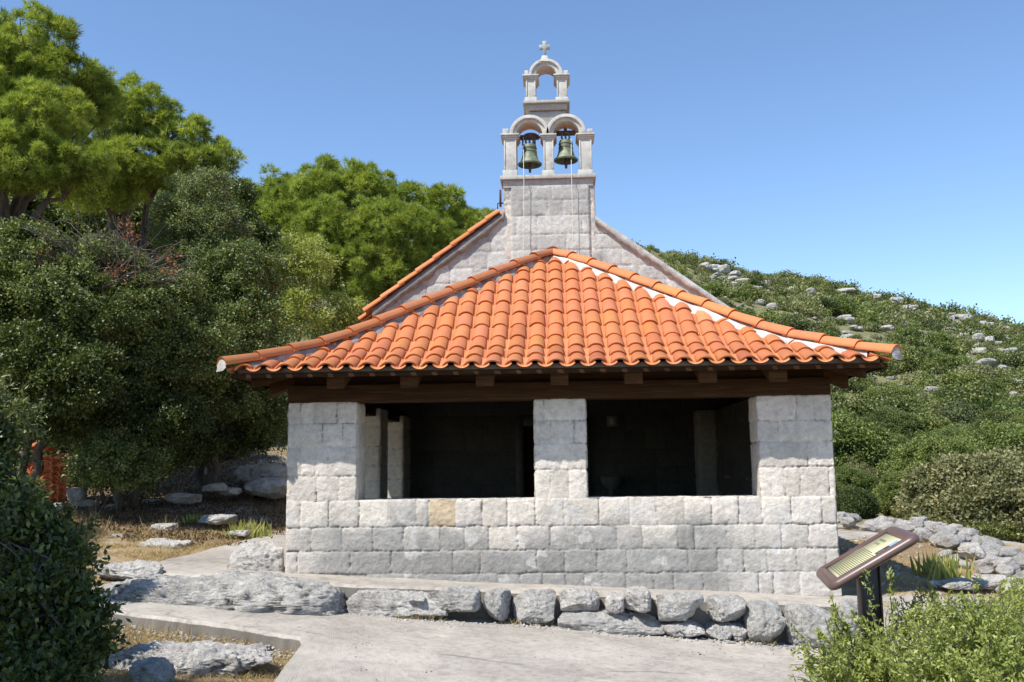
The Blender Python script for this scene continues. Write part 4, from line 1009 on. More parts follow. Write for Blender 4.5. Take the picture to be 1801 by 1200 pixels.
prf = [(-.046, -.004), (-.046, .010), (-.030, .019), (-.008, .024), (.014, .022), (.032, .010), (.040, -.008), (.034, -.026), (.014, -.036), (-.046, -.036)]
V = [S3(x+dx*a_, y+dy*a_, h) for (x, y, dx, dy) in pth for (a_, h) in prf]
n1_, n2_ = len(pth), len(prf); Q = [(i*n2_+j, ((i+1) % n1_)*n2_+j, ((i+1) % n1_)*n2_+(j+1) % n2_, i*n2_+(j+1) % n2_) for i in range(n1_) for j in range(n2_)]
fr.add(V, [Q], (.115, .072, .062)); fo = fr.build('frame', M['paint'], sign, smooth=True)
pn = MB(); V = [S3(a_, b_, c_) for c_ in (-.03, .004) for b_ in (-HI/2-.002, HI/2+.002) for a_ in (-WI/2-.002, WI/2+.002)]
pn.add(V, [[(0, 2, 3, 1), (4, 5, 7, 6), (0, 1, 5, 4), (2, 6, 7, 3), (0, 4, 6, 2), (1, 3, 7, 5)]], (.56, .53, .32)); pno = pn.build('panel', M['panel'], sign)
tx = MB(); rr = random.Random(3)
def bar(a0, a1, b0, b1, col, h=.0055): tx.add([S3(a0, b0, h), S3(a1, b0, h), S3(a1, b1, h), S3(a0, b1, h)], [[(0, 1, 2, 3)]], col)
for i in range(18):
    bb = -HI/2+.022+i*.0148; a = -WI/2+.035; end = WI/2-.035 if i < 17 else .1
    while a < end:
        l = rr.uniform(.008, .034); bar(a, min(a+l, end), bb, bb+.0062, (.12, .14, .07)); a += l+.006
a = -WI/2+.09
for l in (.05, .03, .07): bar(a, a+l, HI/2-.075, HI/2-.057, (.16, .2, .09)); a += l+.014
a = -WI/2+.10
for l in (.07, .05): bar(a, a+l, HI/2-.115, HI/2-.097, (.2, .24, .12)); a += l+.014
# printed photograph in the reader's upper right
bar(.15, WI/2-.012, .05, HI/2-.022, (.07, .05, .045), .0052); bar(.15, WI/2-.012, HI/2-.085, HI/2-.0225, (.25, .40, .66), .0058)
bar(.19, WI/2-.05, .065, .105, (.24, .23, .22), .0061); bar(.20, .215, .07, .10, (.04, .04, .04), .0065); bar(.225, .24, .07, .10, (.04, .04, .04), .0065)
link('print', tx.mesh('print', M['panel'], fix=False), pno)
po = MB(); px_, py_ = SG[0]+.02, SG[1]+.0; zb_ = gz(px_, py_)-.1; zt2 = S3(0, 0, -.05)[2]
po.box(px_-.055, px_+.055, py_-.035, py_+.035, zb_, zt2, (.028, .016, .014)); po.box(px_-.066, px_-.0555, py_-.05, py_+.05, zb_, zt2+.0, (.05, .024, .02)); po.box(px_+.0555, px_+.066, py_-.05, py_+.05, zb_, zt2+.02, (.05, .024, .02))
bevel(po.build('post', M['paint'], sign), .004, 2)
pb = MB(); pb.hexa([S3(a_, b_, c_) for c_ in (-.06, -.036) for a_, b_ in ((-.12, -.1), (.12, -.1), (.12, .1), (-.12, .1))], (.03, .018, .015)); pb.build('bracket', M['paint'], sign)

# ------------------------------------------------------------------ stacked roof tiles (each its own object)
tm = MB(); one_tile(tm, np.array([0, 0, 0.]), np.array([0, .42, 0]), np.array([1., 0, 0]), np.array([0, 0, 1.]), np.array([0, 0, 1.]), .10, .085, False, (.62, .20, .085), half=1.4)
tme = [tm.mesh('roof_tile', M['tile'], True)]
for c_ in ((.54, .16, .065), (.70, .26, .115)):
    t2 = MB(); one_tile(t2, np.array([0, 0, 0.]), np.array([0, .42, 0]), np.array([1., 0, 0]), np.array([0, 0, 1.]), np.array([0, 0, 1.]), .10, .085, False, c_, half=1.4); tme.append(t2.mesh('roof_tile', M['tile'], True))
def put_tile(loc, rot, lab, grp, k):
    o = bpy.data.objects.new('roof_tile', tme[k % 3]); COL.objects.link(o); o.location = loc; o.rotation_euler = rot; return tag(o, lab, 'roof tile', grp)
YT = 15.5; rr = random.Random(8)
for ci, (px0, n_, top) in enumerate(((80, 21, 800), (93, 22, 810), (106, 19, 822), (119, 15, 842), (60, 20, 800), (40, 20, 800))):
    for k in range(n_):
        base_ = atY(px0, 886, YT+.05*ci); z_ = base_[2]+k*.036
        put_tile((base_[0]+rr.uniform(-.01, .01), base_[1]+rr.uniform(-.02, .02), z_-.0), (rr.uniform(-.06, .06), rr.uniform(-.08, .08), rr.uniform(-.12, .12)), 'nested terracotta roof tile showing its curved end in the stack by the left bushes', 'roof tiles stacked by the left bushes', ci+k)
for i, (px_, py_, rz_) in enumerate(((48, 785, 1.25), (70, 792, 1.3), (92, 806, 1.35), (110, 818, 1.5), (30, 790, 1.2))):
    c = atY(px_, py_, YT+.1); put_tile((c[0]+.2, c[1], c[2]-.02), (0, .0, rz_), 'terracotta roof tile lying lengthwise on top of the stack by the left bushes', 'roof tiles laid on top of the stack', i)

# ------------------------------------------------------------------ vegetation: near trees
def ground_at(x, y): return np.array([x, y, gz(x, y)])
FQ = 1.0
tree('pine_tree', ground_at(-10.2, 14.5), pxblobs([(60, 70, 68, 50, 14.2), (15, 130, 80, 60, 14), (100, 135, 62, 45, 14.3), (150, 150, 42, 42, 14.8), (70, 200, 100, 45, 13.8), (30, 280, 110, 50, 13.5), (125, 290, 58, 36, 14), (-60, 90, 90, 90, 14.5), (-70, 240, 110, 110, 14), (170, 180, 30, 40, 14.8)]),
     M['pine'], 'tall Aleppo pine filling the upper left corner', 'pine tree', 'pines left of the chapel', trunk_r=.2, kind='needle', twigs=150, pr=.17, m=36, L=.095, wd=.009, K=14, dens=.72, flat=.8, fill=.18, trunk_h=.35)
tree('pine_tree', ground_at(-9.3, 18.5), pxblobs([(240, 185, 55, 42, 18), (190, 220, 70, 55, 18), (305, 240, 62, 36, 18.2), (380, 275, 38, 28, 18.5), (250, 295, 100, 42, 17.6), (330, 300, 60, 36, 18), (170, 320, 90, 50, 17.4), (300, 200, 20, 16, 18)]),
     M['pine'], 'pale green pine with rounded crown, second from the left', 'pine tree', 'pines left of the chapel', trunk_r=.18, kind='needle', twigs=130, pr=.20, m=36, L=.105, wd=.010, K=14, dens=.70, flat=.8, fill=.18, trunk_h=.45)
tree('pine_tree', ground_at(-6.6, 27), pxblobs([(590, 318, 60, 34, 26.5), (660, 335, 75, 36, 26.5), (745, 368, 68, 40, 26.5), (822, 402, 50, 32, 27), (700, 420, 110, 52, 25.5), (610, 400, 80, 55, 25.5), (640, 480, 85, 55, 25), (730, 490, 60, 45, 25), (560, 440, 60, 60, 25), (560, 330, 40, 30, 26), (800, 445, 40, 30, 26), (862, 405, 26, 22, 27)]),
     M['pine'], 'broad sunlit pine directly behind the left slope of the chapel roof', 'pine tree', 'pines left of the chapel', trunk_r=.25, kind='needle', twigs=160, pr=.28, m=40, L=.14, wd=.014, K=14, dens=.72, flat=.8, fill=.18, trunk_h=.35)
tree('pine_tree', ground_at(-9.0, 28), pxblobs([(480, 345, 62, 36, 28), (440, 370, 50, 40, 27.5), (530, 375, 55, 45, 27), (480, 410, 70, 45, 27), (430, 430, 50, 50, 27)]),
     M['pine'], 'rounded pine between the pale pine and the broad one', 'pine tree', 'pines left of the chapel', trunk_r=.2, kind='needle', twigs=160, pr=.28, m=40, L=.14, wd=.014, K=14, dens=.72, flat=.8, fill=.18, trunk_h=.4)
tree('olive_tree', ground_at(-6.2, 16.2), pxblobs([(345, 340, 52, 42, 15.8), (320, 400, 50, 50, 15.5), (385, 420, 50, 60, 15.8), (350, 480, 70, 50, 15.4)]),
     M['olive'], 'grey-green olive-like tree below the pale pine', 'tree', trunk_r=.09, pr=.19, m=34, L=.055, wd=.022, K=7, dens=1.0, trunk_h=.5)
OAKS = [(-10.5, 13.2, [(40, 455, 85, 52, 13), (110, 520, 85, 60, 12.8), (-30, 540, 90, 90, 12.8)], 'oak', 'dark evergreen oak at the left edge under the tall pine'),
        (-8.2, 13.8, [(175, 470, 75, 50, 13.4), (230, 540, 75, 60, 13.2), (150, 580, 70, 60, 13)], 'oak', 'evergreen oak with bare twigs at the top, second from the left edge'),
        (-6.6, 14.2, [(300, 540, 70, 60, 14), (330, 620, 80, 70, 13.8), (260, 640, 60, 60, 13.6)], 'oak', 'evergreen oak in the middle of the left thicket'),
        (-6.0, 15.6, [(420, 500, 60, 70, 15.2), (440, 590, 60, 80, 15), (400, 680, 70, 60, 15), (465, 700, 40, 60, 15.6)], 'oak', 'dark evergreen oak touching the left eave of the porch'),
        (-9.5, 12.4, [(50, 640, 80, 60, 12.4), (130, 660, 70, 60, 12.3), (50, 725, 60, 38, 12.8), (115, 738, 50, 36, 13.0)], 'dark', 'low dark shrub above the roof tiles at left'),
        (-6.6, 13.8, [(205, 690, 60, 50, 13.2), (280, 730, 70, 45, 13.6), (190, 770, 55, 40, 14.6), (250, 790, 40, 26, 14.8), (150, 835, 26, 22, 15.2), (215, 832, 46, 20, 15.6)], 'dark', 'dark shrub in the centre of the left thicket edge'),
        (-6.2, 16.0, [(400, 760, 60, 36, 15.8), (460, 760, 40, 30, 16.4), (330, 770, 50, 36, 15.4)], 'dark', 'low dark shrub beside the left pier of the porch')]
for i, (x, y, bl, mt, lb) in enumerate(OAKS):
    tree('evergreen_oak' if mt == 'oak' else 'shrub', ground_at(x, y), pxblobs(bl), M[mt], lb, 'tree' if mt == 'oak' else 'shrub', 'thicket left of the chapel', trunk_r=.03 if 'above the roof tiles' in lb else .08, pr=.20, m=40, L=.052, wd=.030, K=7, dens=1.15, fill=.35, trunk_h=.5)
tree('shrub', ground_at(-5.8, 19.5), pxblobs([(530, 470, 48, 55, 19.5), (520, 555, 50, 40, 19), (595, 560, 45, 36, 20)]), M['bright'], 'light green leafy shrub among pale rocks left of the nave', 'shrub', trunk_r=.05, pr=.22, m=26, L=.075, wd=.035, K=6, dens=.8)
tree('shrub', ground_at(-7.2, 14.6), pxblobs([(150, 740, 45, 40, 14.4), (205, 785, 42, 34, 14.4), (165, 810, 26, 26, 14.6)]), M['oak'], 'lighter leafy shrub just right of the stacked tiles', 'shrub', trunk_r=.04, pr=.14, m=34, L=.05, wd=.026, K=7, dens=1.1)
for i, (x, y, bl, mt, lb) in enumerate([(-14, 20, [(20, 380, 80, 50, 20), (90, 410, 70, 50, 20.5), (-60, 400, 80, 80, 20)], 'oak', 'dark evergreen oak seen between the trunks of the tall pine'),
        (-10.5, 21, [(170, 390, 70, 50, 20.5), (240, 410, 60, 50, 21), (300, 380, 60, 50, 21)], 'oak', 'dark evergreen oak behind the trunk of the pale pine'),
        (-11, 18.6, [(40, 770, 80, 45, 18), (130, 790, 70, 40, 18.2)], 'dark', 'dark low shrub behind the stack of roof tiles'),
        (-9, 19, [(215, 790, 70, 45, 18.4), (280, 780, 50, 40, 18.6)], 'dark', 'dark low shrub under the thicket in the middle left'),
        (-7.5, 19.5, [(350, 775, 60, 40, 18.6), (400, 780, 40, 30, 18.8)], 'dark', 'dark low shrub behind the shaded rocks left of the porch'),
        (-9.6, 24, [(390, 370, 60, 50, 23.5), (430, 450, 60, 60, 23), (470, 520, 50, 60, 22)], 'dark', 'dark shrub in the gap left of the rounded pine')]):
    tree('evergreen_oak' if mt == 'oak' else 'shrub', ground_at(x, y), pxblobs(bl), M[mt], lb, 'tree' if mt == 'oak' else 'shrub', 'thicket left of the chapel', trunk_r=.09, pr=.30, m=34, L=.085, wd=.05, K=7, dens=1.1, fill=.35, trunk_h=.5)
tree('shrub', ground_at(-6.6, 13.0), pxblobs([(196, 815, 42, 46, 12.9), (250, 815, 40, 40, 13.3), (168, 800, 22, 30, 13.1)]), M['oak'], 'low leafy shrub growing to the ground right of the stacked tiles', 'shrub', trunk_r=.03, pr=.15, m=34, L=.05, wd=.026, K=7, dens=1.1, trunk_h=.3)
tree('shrub', ground_at(-6.0, 14.6), pxblobs([(300, 795, 42, 36, 14.4), (345, 780, 36, 34, 14.8)]), M['dark'], 'low dark shrub at the thicket edge nearest the porch', 'shrub', trunk_r=.03, pr=.16, m=34, L=.05, wd=.026, K=7, dens=1.1, trunk_h=.3)
# twiggy dead branches over the thicket
tw = MB(); rr = random.Random(4)
te = empty('bare_tree', ground_at(-8.6, 14.0), 'leafless grey twiggy branches sticking out of the thicket', 'tree')
b0 = ground_at(-8.6, 14.0)
for i in range(34):
    e_ = atY(rr.uniform(40, 320), rr.uniform(400, 500), rr.uniform(12.4, 13.4)); s_ = atY(200+rr.uniform(-40, 40), 560, 13.4)
    P = limb_mesh(tw, s_, e_, .022, .006, i, 8, .25, 5)
    for j in range(6): limb_mesh(tw, P[rr.randint(3, 7)], e_+np.array([rr.uniform(-.5, .5), rr.uniform(-.3, .3), rr.uniform(-.15, .4)]), .008, .003, i*9+j, 5, .2, 4)
limb_mesh(tw, b0, atY(200, 560, 13.4), .09, .05, 3)
tw.build('branches', M['bark'], te, smooth=True, fix=False)
dl = np.array([atY(px_, py_, 12.7) for px_, py_ in ((225, 405), (85, 455), (300, 465), (212, 480))]); P = np.repeat(dl, 26, 0)+rng.normal(size=(len(dl)*26, 3))*.09
V, Fq, var = leaves(P, rdir(len(P)), .06, .028, 4, .04); link('dead_leaves', make_mesh('dead_leaves', V, [Fq], M['dead'], var=var), te)

lt = np.stack([rng.uniform(-10, -3.6, 26000), rng.uniform(11.5, 18.5, 26000)], 1); kk = (fbm(np.stack([lt[:, 0], lt[:, 1], 0*lt[:, 0]], 1), .8, 3, 88)+.16*(lt[:, 1]-14.2)) > -.1; lt = lt[kk]
P = np.stack([lt[:, 0], lt[:, 1], ground_h(lt[:, 0], lt[:, 1])+.03], 1); V, Fq, var = leaves(P, np.tile([0, 0, 1.], (len(P), 1)), .055, .026, 1, .02, 1.6)
tag(link('leaf_litter', make_mesh('leaf_litter', V, [Fq], M['litter'], var=var)), 'brown fallen leaves under the trees at left', 'leaf litter', kind='stuff')
# foreground bush, bottom left, and its taller neighbour
def bush(name, base, blobs, mat, label, sprigs=60, spr_len=.35, cat='bush', group=None, lf=(.042, .022), **kw):
    e = empty(name, base, label, cat, group)
    me, pc = crown_mesh('foliage', blobs, mat, 'leaf', L=lf[0], wd=lf[1], **kw)
    link('foliage', me, e); mb = MB(); LP = []; LD = []
    idx = rng.integers(0, len(pc), sprigs); base = np.array(base, float)
    cen = np.mean([b_[0] for b_ in blobs], 0)
    for k in idx:
        a_ = pc[k]; d_ = unit((a_-cen)*np.array([1, 1, .6])+np.array([0, 0, .5*np.linalg.norm(a_-cen)+.1])+rng.normal(size=3)*.12)
        L_ = spr_len*rng.uniform(.5, 1.3); b_ = a_+d_*L_
        P = limb_mesh(mb, a_-d_*.15, b_, .004, .0015, int(k), 6, .1, 4)
        ts = rng.uniform(0, 1, 22)[:, None]; LP.append(a_*(1-ts)+b_*ts); LD.append(np.tile(d_, (22, 1)))
    for c, r in blobs: 
        limb_mesh(mb, base, c, .03, .012, 5, 6, .1, 6)
        for q_ in pc[rng.integers(0, len(pc), 14)]: limb_mesh(mb, c, q_, .01, .003, 6, 5, .1, 4)
    mb.build('stems', M['bark'], e, smooth=True, fix=False)
    LP = np.concatenate(LP); LD = np.concatenate(LD); V, Fq, var = leaves(LP, LD, lf[0]*1.05, lf[1], 2, .012, .3)
    link('sprigs', make_mesh('sprigs', V, [Fq], mat, var=var), e)
    return e
bush('foreground_bush', ground_at(-2.5, 4.6), pxblobs([(20, 1130, 110, 110, 4.7), (30, 1000, 85, 80, 4.9), (-70, 1000, 130, 150, 4.8), (80, 1070, 60, 80, 4.7), (-25, 910, 60, 50, 5.2), (85, 1170, 62, 60, 4.5), (125, 1000, 22, 34, 4.8), (142, 1080, 20, 30, 4.7), (105, 945, 26, 20, 5.0), (150, 1150, 18, 34, 4.6), (60, 925, 30, 18, 5.0)]),
     M['dark'], 'dark glossy bush filling the lower left corner', sprigs=380, spr_len=.18, pr=.095, m=24, K=5, dens=.95, fill=.35)
bush('tall_bush', ground_at(-3.6, 5.6), pxblobs([(-22, 850, 44, 50, 5.8), (-60, 780, 60, 70, 5.8), (-18, 770, 26, 36, 5.9), (28, 890, 24, 20, 5.7)]),
     M['dark'], 'taller bush at the left edge in front of the roof tiles', sprigs=50, spr_len=.2, pr=.11, m=36, K=6, dens=1.0, fill=.4)
bush('olive_shrub', ground_at(-4.6, 7.2), pxblobs([(5, 720, 34, 20, 7.4), (38, 735, 22, 12, 7.4), (-16, 750, 30, 24, 7.3)]),
     M['olive'], 'silvery olive-leaved shoots at the left edge above the tiles', sprigs=40, spr_len=.18, lf=(.055, .014), pr=.1, m=16, K=5, dens=.7, fill=.3)
# bright bush bottom right
BR = [([(1560, 1185, 100, 36, 5.6), (1650, 1132, 76, 40, 6.0), (1500, 1200, 50, 24, 5.4)], 'bright green leafy bush growing over the foot of the sign post', (2.2, 5.7)),
      ([(1750, 1160, 105, 58, 5.6), (1800, 1105, 70, 36, 6.2), (1700, 1195, 90, 42, 5.2)], 'bright green leafy bush in the lower right corner', (3.0, 5.6))]
for bl, lb, (bx_, by_) in BR:
    bush('leafy_bush', ground_at(bx_, by_), pxblobs(bl), M['bright'], lb, sprigs=330, spr_len=.26, lf=(.032, .012), pr=.085, m=22, K=5, dens=.8, fill=.4, group='bright bushes at the lower right')
# thin shoots standing in front of the sign post
sh = empty('leafy_shoots', ground_at(1.7, 5.5), 'thin upright leafy shoots standing before the sign post', 'plant'); mb = MB(); LP = []; LD = []
rr = random.Random(11)
for (pa, ya, pb_, yb_, Y) in ((1550, 1150, 1523, 1008, 5.7), (1575, 1120, 1563, 1003, 6.0), (1620, 1110, 1618, 1025, 6.2), (1480, 1150, 1462, 1050, 5.6), (1430, 1190, 1418, 1140, 5.3), (1455, 1180, 1440, 1112, 5.4), (1500, 1140, 1470, 1070, 5.6), (1650, 1100, 1637, 1030, 6.2), (1700, 1090, 1690, 1045, 6.3), (1540, 1140, 1500, 1080, 5.6)):
    a_ = atY(pa, ya, Y); b_ = atY(pb_, yb_, Y-.1); limb_mesh(mb, a_, b_, .005, .002, rr.randint(0, 99), 7, .1, 5); ts = rng.uniform(.05, 1, 34)[:, None]
    LP.append(a_*(1-ts)+b_*ts+rng.normal(size=(34, 3))*.006); LD.append(np.tile(unit(b_-a_), (34, 1)))
mb.build('stems', M['bark'], sh, smooth=True, fix=False); V, Fq, var = leaves(np.concatenate(LP), np.concatenate(LD), .04, .017, 2, .012, .3); link('leaves', make_mesh('leaves', V, [Fq], M['bright'], var=var), sh)
# tree outside the frame at left whose shade falls on the foreground bush
tree('shade_tree', ground_at(-6.2, 1.2), [((-6.2, 1.2, 5.2), (2.0, 2.2, 1.7)), ((-5.2, 2.2, 4.4), (1.3, 1.3, 1.2)), ((-7.2, .6, 4.4), (1.6, 1.6, 1.4)), ((-5.6, .3, 4.2), (1.5, 1.4, 1.2)), ((-6.4, 2.6, 4.6), (1.4, 1.4, 1.2))],
     M['oak'], 'evergreen oak outside the left edge shading the dark foreground bush', 'tree', trunk_r=.16, pr=.34, m=60, L=.11, wd=.07, K=6, dens=1.0, fill=.4)
tree('shade_tree', ground_at(-9.6, 6.2), [((-9.4, 6.0, 5.0), (1.9, 1.9, 1.6)), ((-8.6, 7.2, 4.2), (1.5, 1.4, 1.2)), ((-10.6, 6.6, 4.2), (1.6, 1.8, 1.3)), ((-9.6, 8.6, 5.2), (1.5, 1.5, 1.2))],
     M['oak'], 'evergreen oak outside the left edge shading the stacked tiles', 'tree', trunk_r=.16, pr=.34, m=60, L=.11, wd=.07, K=6, dens=1.0, fill=.4)

# ------------------------------------------------------------------ grass
def blades(N_, region, hmin, hmax, wd, lean, mat, name, clump=None, zf=None):
    P = region(N_); n = len(P); z = ground_h(P[:, 0], P[:, 1]) if zf is None else zf(P)
    b_ = np.stack([P[:, 0], P[:, 1], z+.005], 1)
    d = unit(rng.normal(size=(n, 3))*np.array([lean, lean, .12])+np.array([0, 0, 1.0])); d[:, 2] = np.abs(d[:, 2])
    h = rng.uniform(hmin, hmax, (n, 1)); s = unit(np.cross(d, rdir(n)))*wd*.5
    V = np.stack([b_-s, b_+s, b_+d*h+s*.25, b_+d*h-s*.25], 1).reshape(-1, 3)
    return make_mesh(name, V, [np.arange(n*4).reshape(-1, 4)], mat, var=np.repeat(np.clip(rng.normal(.5, .22, n), 0, 1), 4))
def reg_box(x0, x1, y0, y1, cond=None, sc=1.5, th=-.1):
    def f(n):
        P = np.stack([rng.uniform(x0, x1, n), rng.uniform(y0, y1, n)], 1)
        k = fbm(np.stack([P[:, 0], P[:, 1], 0*P[:, 0]], 1), sc, 3, 71) > th
        if cond: k &= cond(P)
        return P[k]
    return f
mesh_g = [blades(26000, reg_box(-4.2, -1.72, 4.6, 7.5, lambda P: (P[:, 1] < path_front(P[:, 0])-.02), th=-.45), .02, .07, .004, 1.5, M['straw'], 'a'),
          blades(34000, reg_box(-9, -4.18, 8.4, 13.6, None, th=-.25), .03, .10, .006, 1.4, M['straw'], 'b'),
          blades(30000, reg_box(2.75, 6.5, 8.6, 15.2, None, th=-.1), .02, .07, .006, 1.6, M['straw'], 'c'),
          blades(3000, reg_box(-8, -4.2, 9.0, 13.6, None, th=.25), .12, .28, .006, .35, M['straw'], 'd'),
          blades(900, lambda n: np.stack([(xq := rng.uniform(-2.0, 2.5, n)), path_back(xq)-np.abs(rng.normal(0, .03, n))+.03], 1)[fbm(np.stack([xq, 0*xq, 0*xq], 1), 3, 2, 5) > .1], .02, .07, .005, .7, M['straw'], 'f', zf=lambda P: zp(P[:, 0])),
          blades(2500, reg_box(-4.2, -1.8, 5, 7.4, lambda P: (P[:, 1] < path_front(P[:, 0])-.03), th=.15), .05, .14, .005, .6, M['straw'], 'e')]
bm = bmesh.new()
Vs, Fs, Vr, n0 = [], [], [], 0
for me in mesh_g:
    v = np.empty(len(me.vertices)*3, np.float32); me.vertices.foreach_get('co', v); a_ = np.empty(len(me.vertices), np.float32); me.attributes['var'].data.foreach_get('value', a_)
    Vs.append(v.reshape(-1, 3)); Vr.append(a_); Fs.append(np.arange(len(a_)).reshape(-1, 4)+n0); n0 += len(a_); bpy.data.meshes.remove(me)
tag(link('dry_grass', make_mesh('dry_grass', np.concatenate(Vs), Fs, M['straw'], var=np.concatenate(Vr))), 'dry straw-coloured grass and litter on the open ground', 'grass', kind='stuff')
bm.free()
def iris(px, py, Y, wpx, label, n=120, hm=.30):
    c = atY(px, py, Y); c[2] = gz(c[0], c[1]); e = empty('iris_clump', c, label, 'plant', 'iris clumps')
    wd_ = wpx*Y/F/2; P = np.stack([c[0]+rng.normal(0, wd_*.5, n), c[1]+rng.normal(0, .18, n), np.full(n, c[2]-.02)], 1)
    d = unit(np.stack([rng.normal(0, .28, n), rng.normal(0, .2, n), np.ones(n)], 1)); h = rng.uniform(.5, 1.1, (n, 1))*hm; s = unit(np.cross(d, np.stack([rng.normal(0, .5, n), np.ones(n), 0*d[:, 0]], 1)))*.013
    mid = P+d*h*.55; tip = P+d*h+np.array([0, 0, -.02])
    V = np.stack([P-s, P+s, mid+s*.9, mid-s*.9, tip, tip], 1)[:, :5].reshape(-1, 3); b_ = np.arange(n)[:, None]*5
    me = make_mesh('leaves', V, [b_+np.array([0, 1, 2, 3]), b_+np.array([3, 2, 4])], M['iris'], var=np.repeat(np.clip(rng.normal(.55, .25, n), 0, 1), 5)); link('leaves', me, e)
iris(435, 930, 12.9, 62, 'yellowing iris leaves in the dry grass left of the porch'); iris(1655, 1003, 10.7, 62, 'yellowing iris leaves in the dry grass right of the sign', 150, .34); iris(340, 905, 13.6, 30, 'small tuft of green grass left of the iris clump', 60, .15)
iris(1760, 1045, 8.6, 90, 'yellow-green spiky plant behind the lower right bush', 160, .28)

# ------------------------------------------------------------------ hillside scrub
def shrub_mesh(seed, n_p, m_, L, wd_, mat, K=5, tall=.7, pr=.22):
    global rng
    keep = rng; rng = np.random.default_rng(seed)
    bl = [((0, 0, tall*.45), (.62, .62, tall*.5))]
    for i in range(4):
        a_ = rng.uniform(0, 6.28); r = rng.uniform(.3, .5); bl.append(((r*math.cos(a_), r*math.sin(a_), rng.uniform(.2, .5)*tall), (rng.uniform(.3, .48), rng.uniform(.3, .48), rng.uniform(.25, .42)*tall)))
    me, pc = crown_mesh('shrub', bl, mat, 'leaf', pr=pr, m=m_, L=L, wd=wd_, K=K, dens=n_p, fill=.2, flat=.85)
    rng = keep; return me
# pale rocks on the hillside
rp = [rock_mesh('rock', (1, .8, .6), 600+i, 'rockfar', sub=4, cuts=10, rough=.09, blocky=.5) for i in range(5)]
hr = np.random.default_rng(12); HR = []
bands = [((1240, 462), (1330, 505), 14, 150), ((1390, 470), (1620, 545), 26, 165), ((1560, 520), (1680, 545), 18, 140), ((1650, 550), (1801, 575), 12, 170), ((1210, 480), (1460, 540), 14, 110), ((1700, 640), (1801, 665), 9, 60), ((1480, 560), (1780, 620), 14, 95), ((1690, 585), (1780, 600), 9, 100), ((1380, 465), (1801, 590), 14, 180), ((1480, 650), (1790, 720), 6, 60), ((1250, 520), (1500, 590), 8, 90)]
for (a_, b_, n_, Y) in bands:
    for k in range(int(n_*2.2)):
        t_ = hr.random(); px_ = a_[0]*(1-t_)+b_[0]*t_+hr.normal(0, 9); py_ = a_[1]*(1-t_)+b_[1]*t_+hr.normal(0, 7)
        # march the view ray to the hillside
        yy = np.linspace(30, 215, 160); d = fw+RT*(px_-CX)/F+UP*(CY-py_)/F; Pm = EYE+d[None]*(yy/d[1])[:, None]; hh_ = ground_h(Pm[:, 0], Pm[:, 1]); below = np.where(Pm[:, 2] < hh_+.3)[0]
        if not len(below): continue
        c = Pm[below[0]]; s = (.26+.60*hr.random()**2)*c[1]/105; HR.append((c[0], c[1], s))
        o = bpy.data.objects.new('rock_outcrop', rp[k % 5]); COL.objects.link(o); o.location = (c[0], c[1], float(ground_h(c[0], c[1])[0])+s*.55); o.scale = (s*hr.uniform(.9, 2.0), s, s*hr.uniform(.7, 1.2)); o.rotation_euler = (0, 0, hr.uniform(0, 6))
        tag(o, 'pale limestone outcrop poking through the scrub on the right hillside', 'rock', 'limestone outcrops on the hillside')
near_v = [shrub_mesh(900+i, 1.2, 72, .032, .022, M[['scrubA', 'scrubB', 'scrubC', 'scrubA', 'scrubA', 'scrubB'][i]], 6, [1.0, .9, 1.1, 1.25, .9, .85][i], .12) for i in range(6)]
mid_v = [shrub_mesh(950+i, .8, 9, .10, .075, M[['scrubA', 'scrubB', 'scrubC', 'scrubA', 'scrubC'][i]], 4, [1.0, .85, 1.05, 1.2, .9][i], .17) for i in range(5)]
far_v = [shrub_mesh(980+i, .55, 4, .20, .16, M['scrubA'], 2, 1.0, .26) for i in range(3)]
hr = np.random.default_rng(77); cand = []
NT = 90000
yt = 17+(hr.random(NT)**.60)*195; tt_ = hr.uniform(-.80, .66, NT); xt_ = tt_*yt
rk_ = fbm(np.stack([xt_, yt, 0*xt_], 1), .05, 4, 201)
szt = (.55+1.25*hr.random(NT)**2.2)*(1+np.minimum(yt, 90)/170)*np.where(rk_ > .12, .6, 1.0)*np.where(yt < 45, 1.35, 1.0)
ok_ = ~((yt < 60) & (tt_ < .14) & (tt_ > -.12)) & ~((tt_ < .05) & (tt_ > -.12) & (yt < 95)) & ~((tt_ <= -.12) & (yt < 36)) & ~((yt < 25) & ((xt_ < 7.0) | (yt < 17.5))) & ~((rk_ > .28) & (hr.random(NT) < .8))
hrk = np.array(HR); cell = {}
for x, y, sz in zip(xt_[ok_], yt[ok_], szt[ok_]):
    if sz > .6 and ((np.abs(hrk[:, 0]-x) < hrk[:, 2]*1.1+sz*.5) & (y-hrk[:, 1] > -2.6*hrk[:, 2]-sz) & (y < hrk[:, 1]+hrk[:, 2])).any(): continue
    ci, cj = int(x//2.5), int(y//2.5); okk = True
    for i in (-1, 0, 1):
        for j in (-1, 0, 1):
            for (a_, b_, s_) in cell.get((ci+i, cj+j), ()):
                if (a_-x)**2+(b_-y)**2 < (.50*(s_+sz))**2: okk = False; break
            if not okk: break
        if not okk: break
    if okk: cand.append((x, y, sz)); cell.setdefault((ci, cj), []).append((x, y, sz))
    if len(cand)   >= 7000: break
cand.sort(key=lambda c: c[1]/c[2]+(2000 if c[0] < .04*c[1] else 0))
cx_ = np.array([c[0] for c in cand]); cy_ = np.array([c[1] for c in cand]); cs_ = np.array([c[2] for c in cand]); cz_ = ground_h(cx_, cy_)
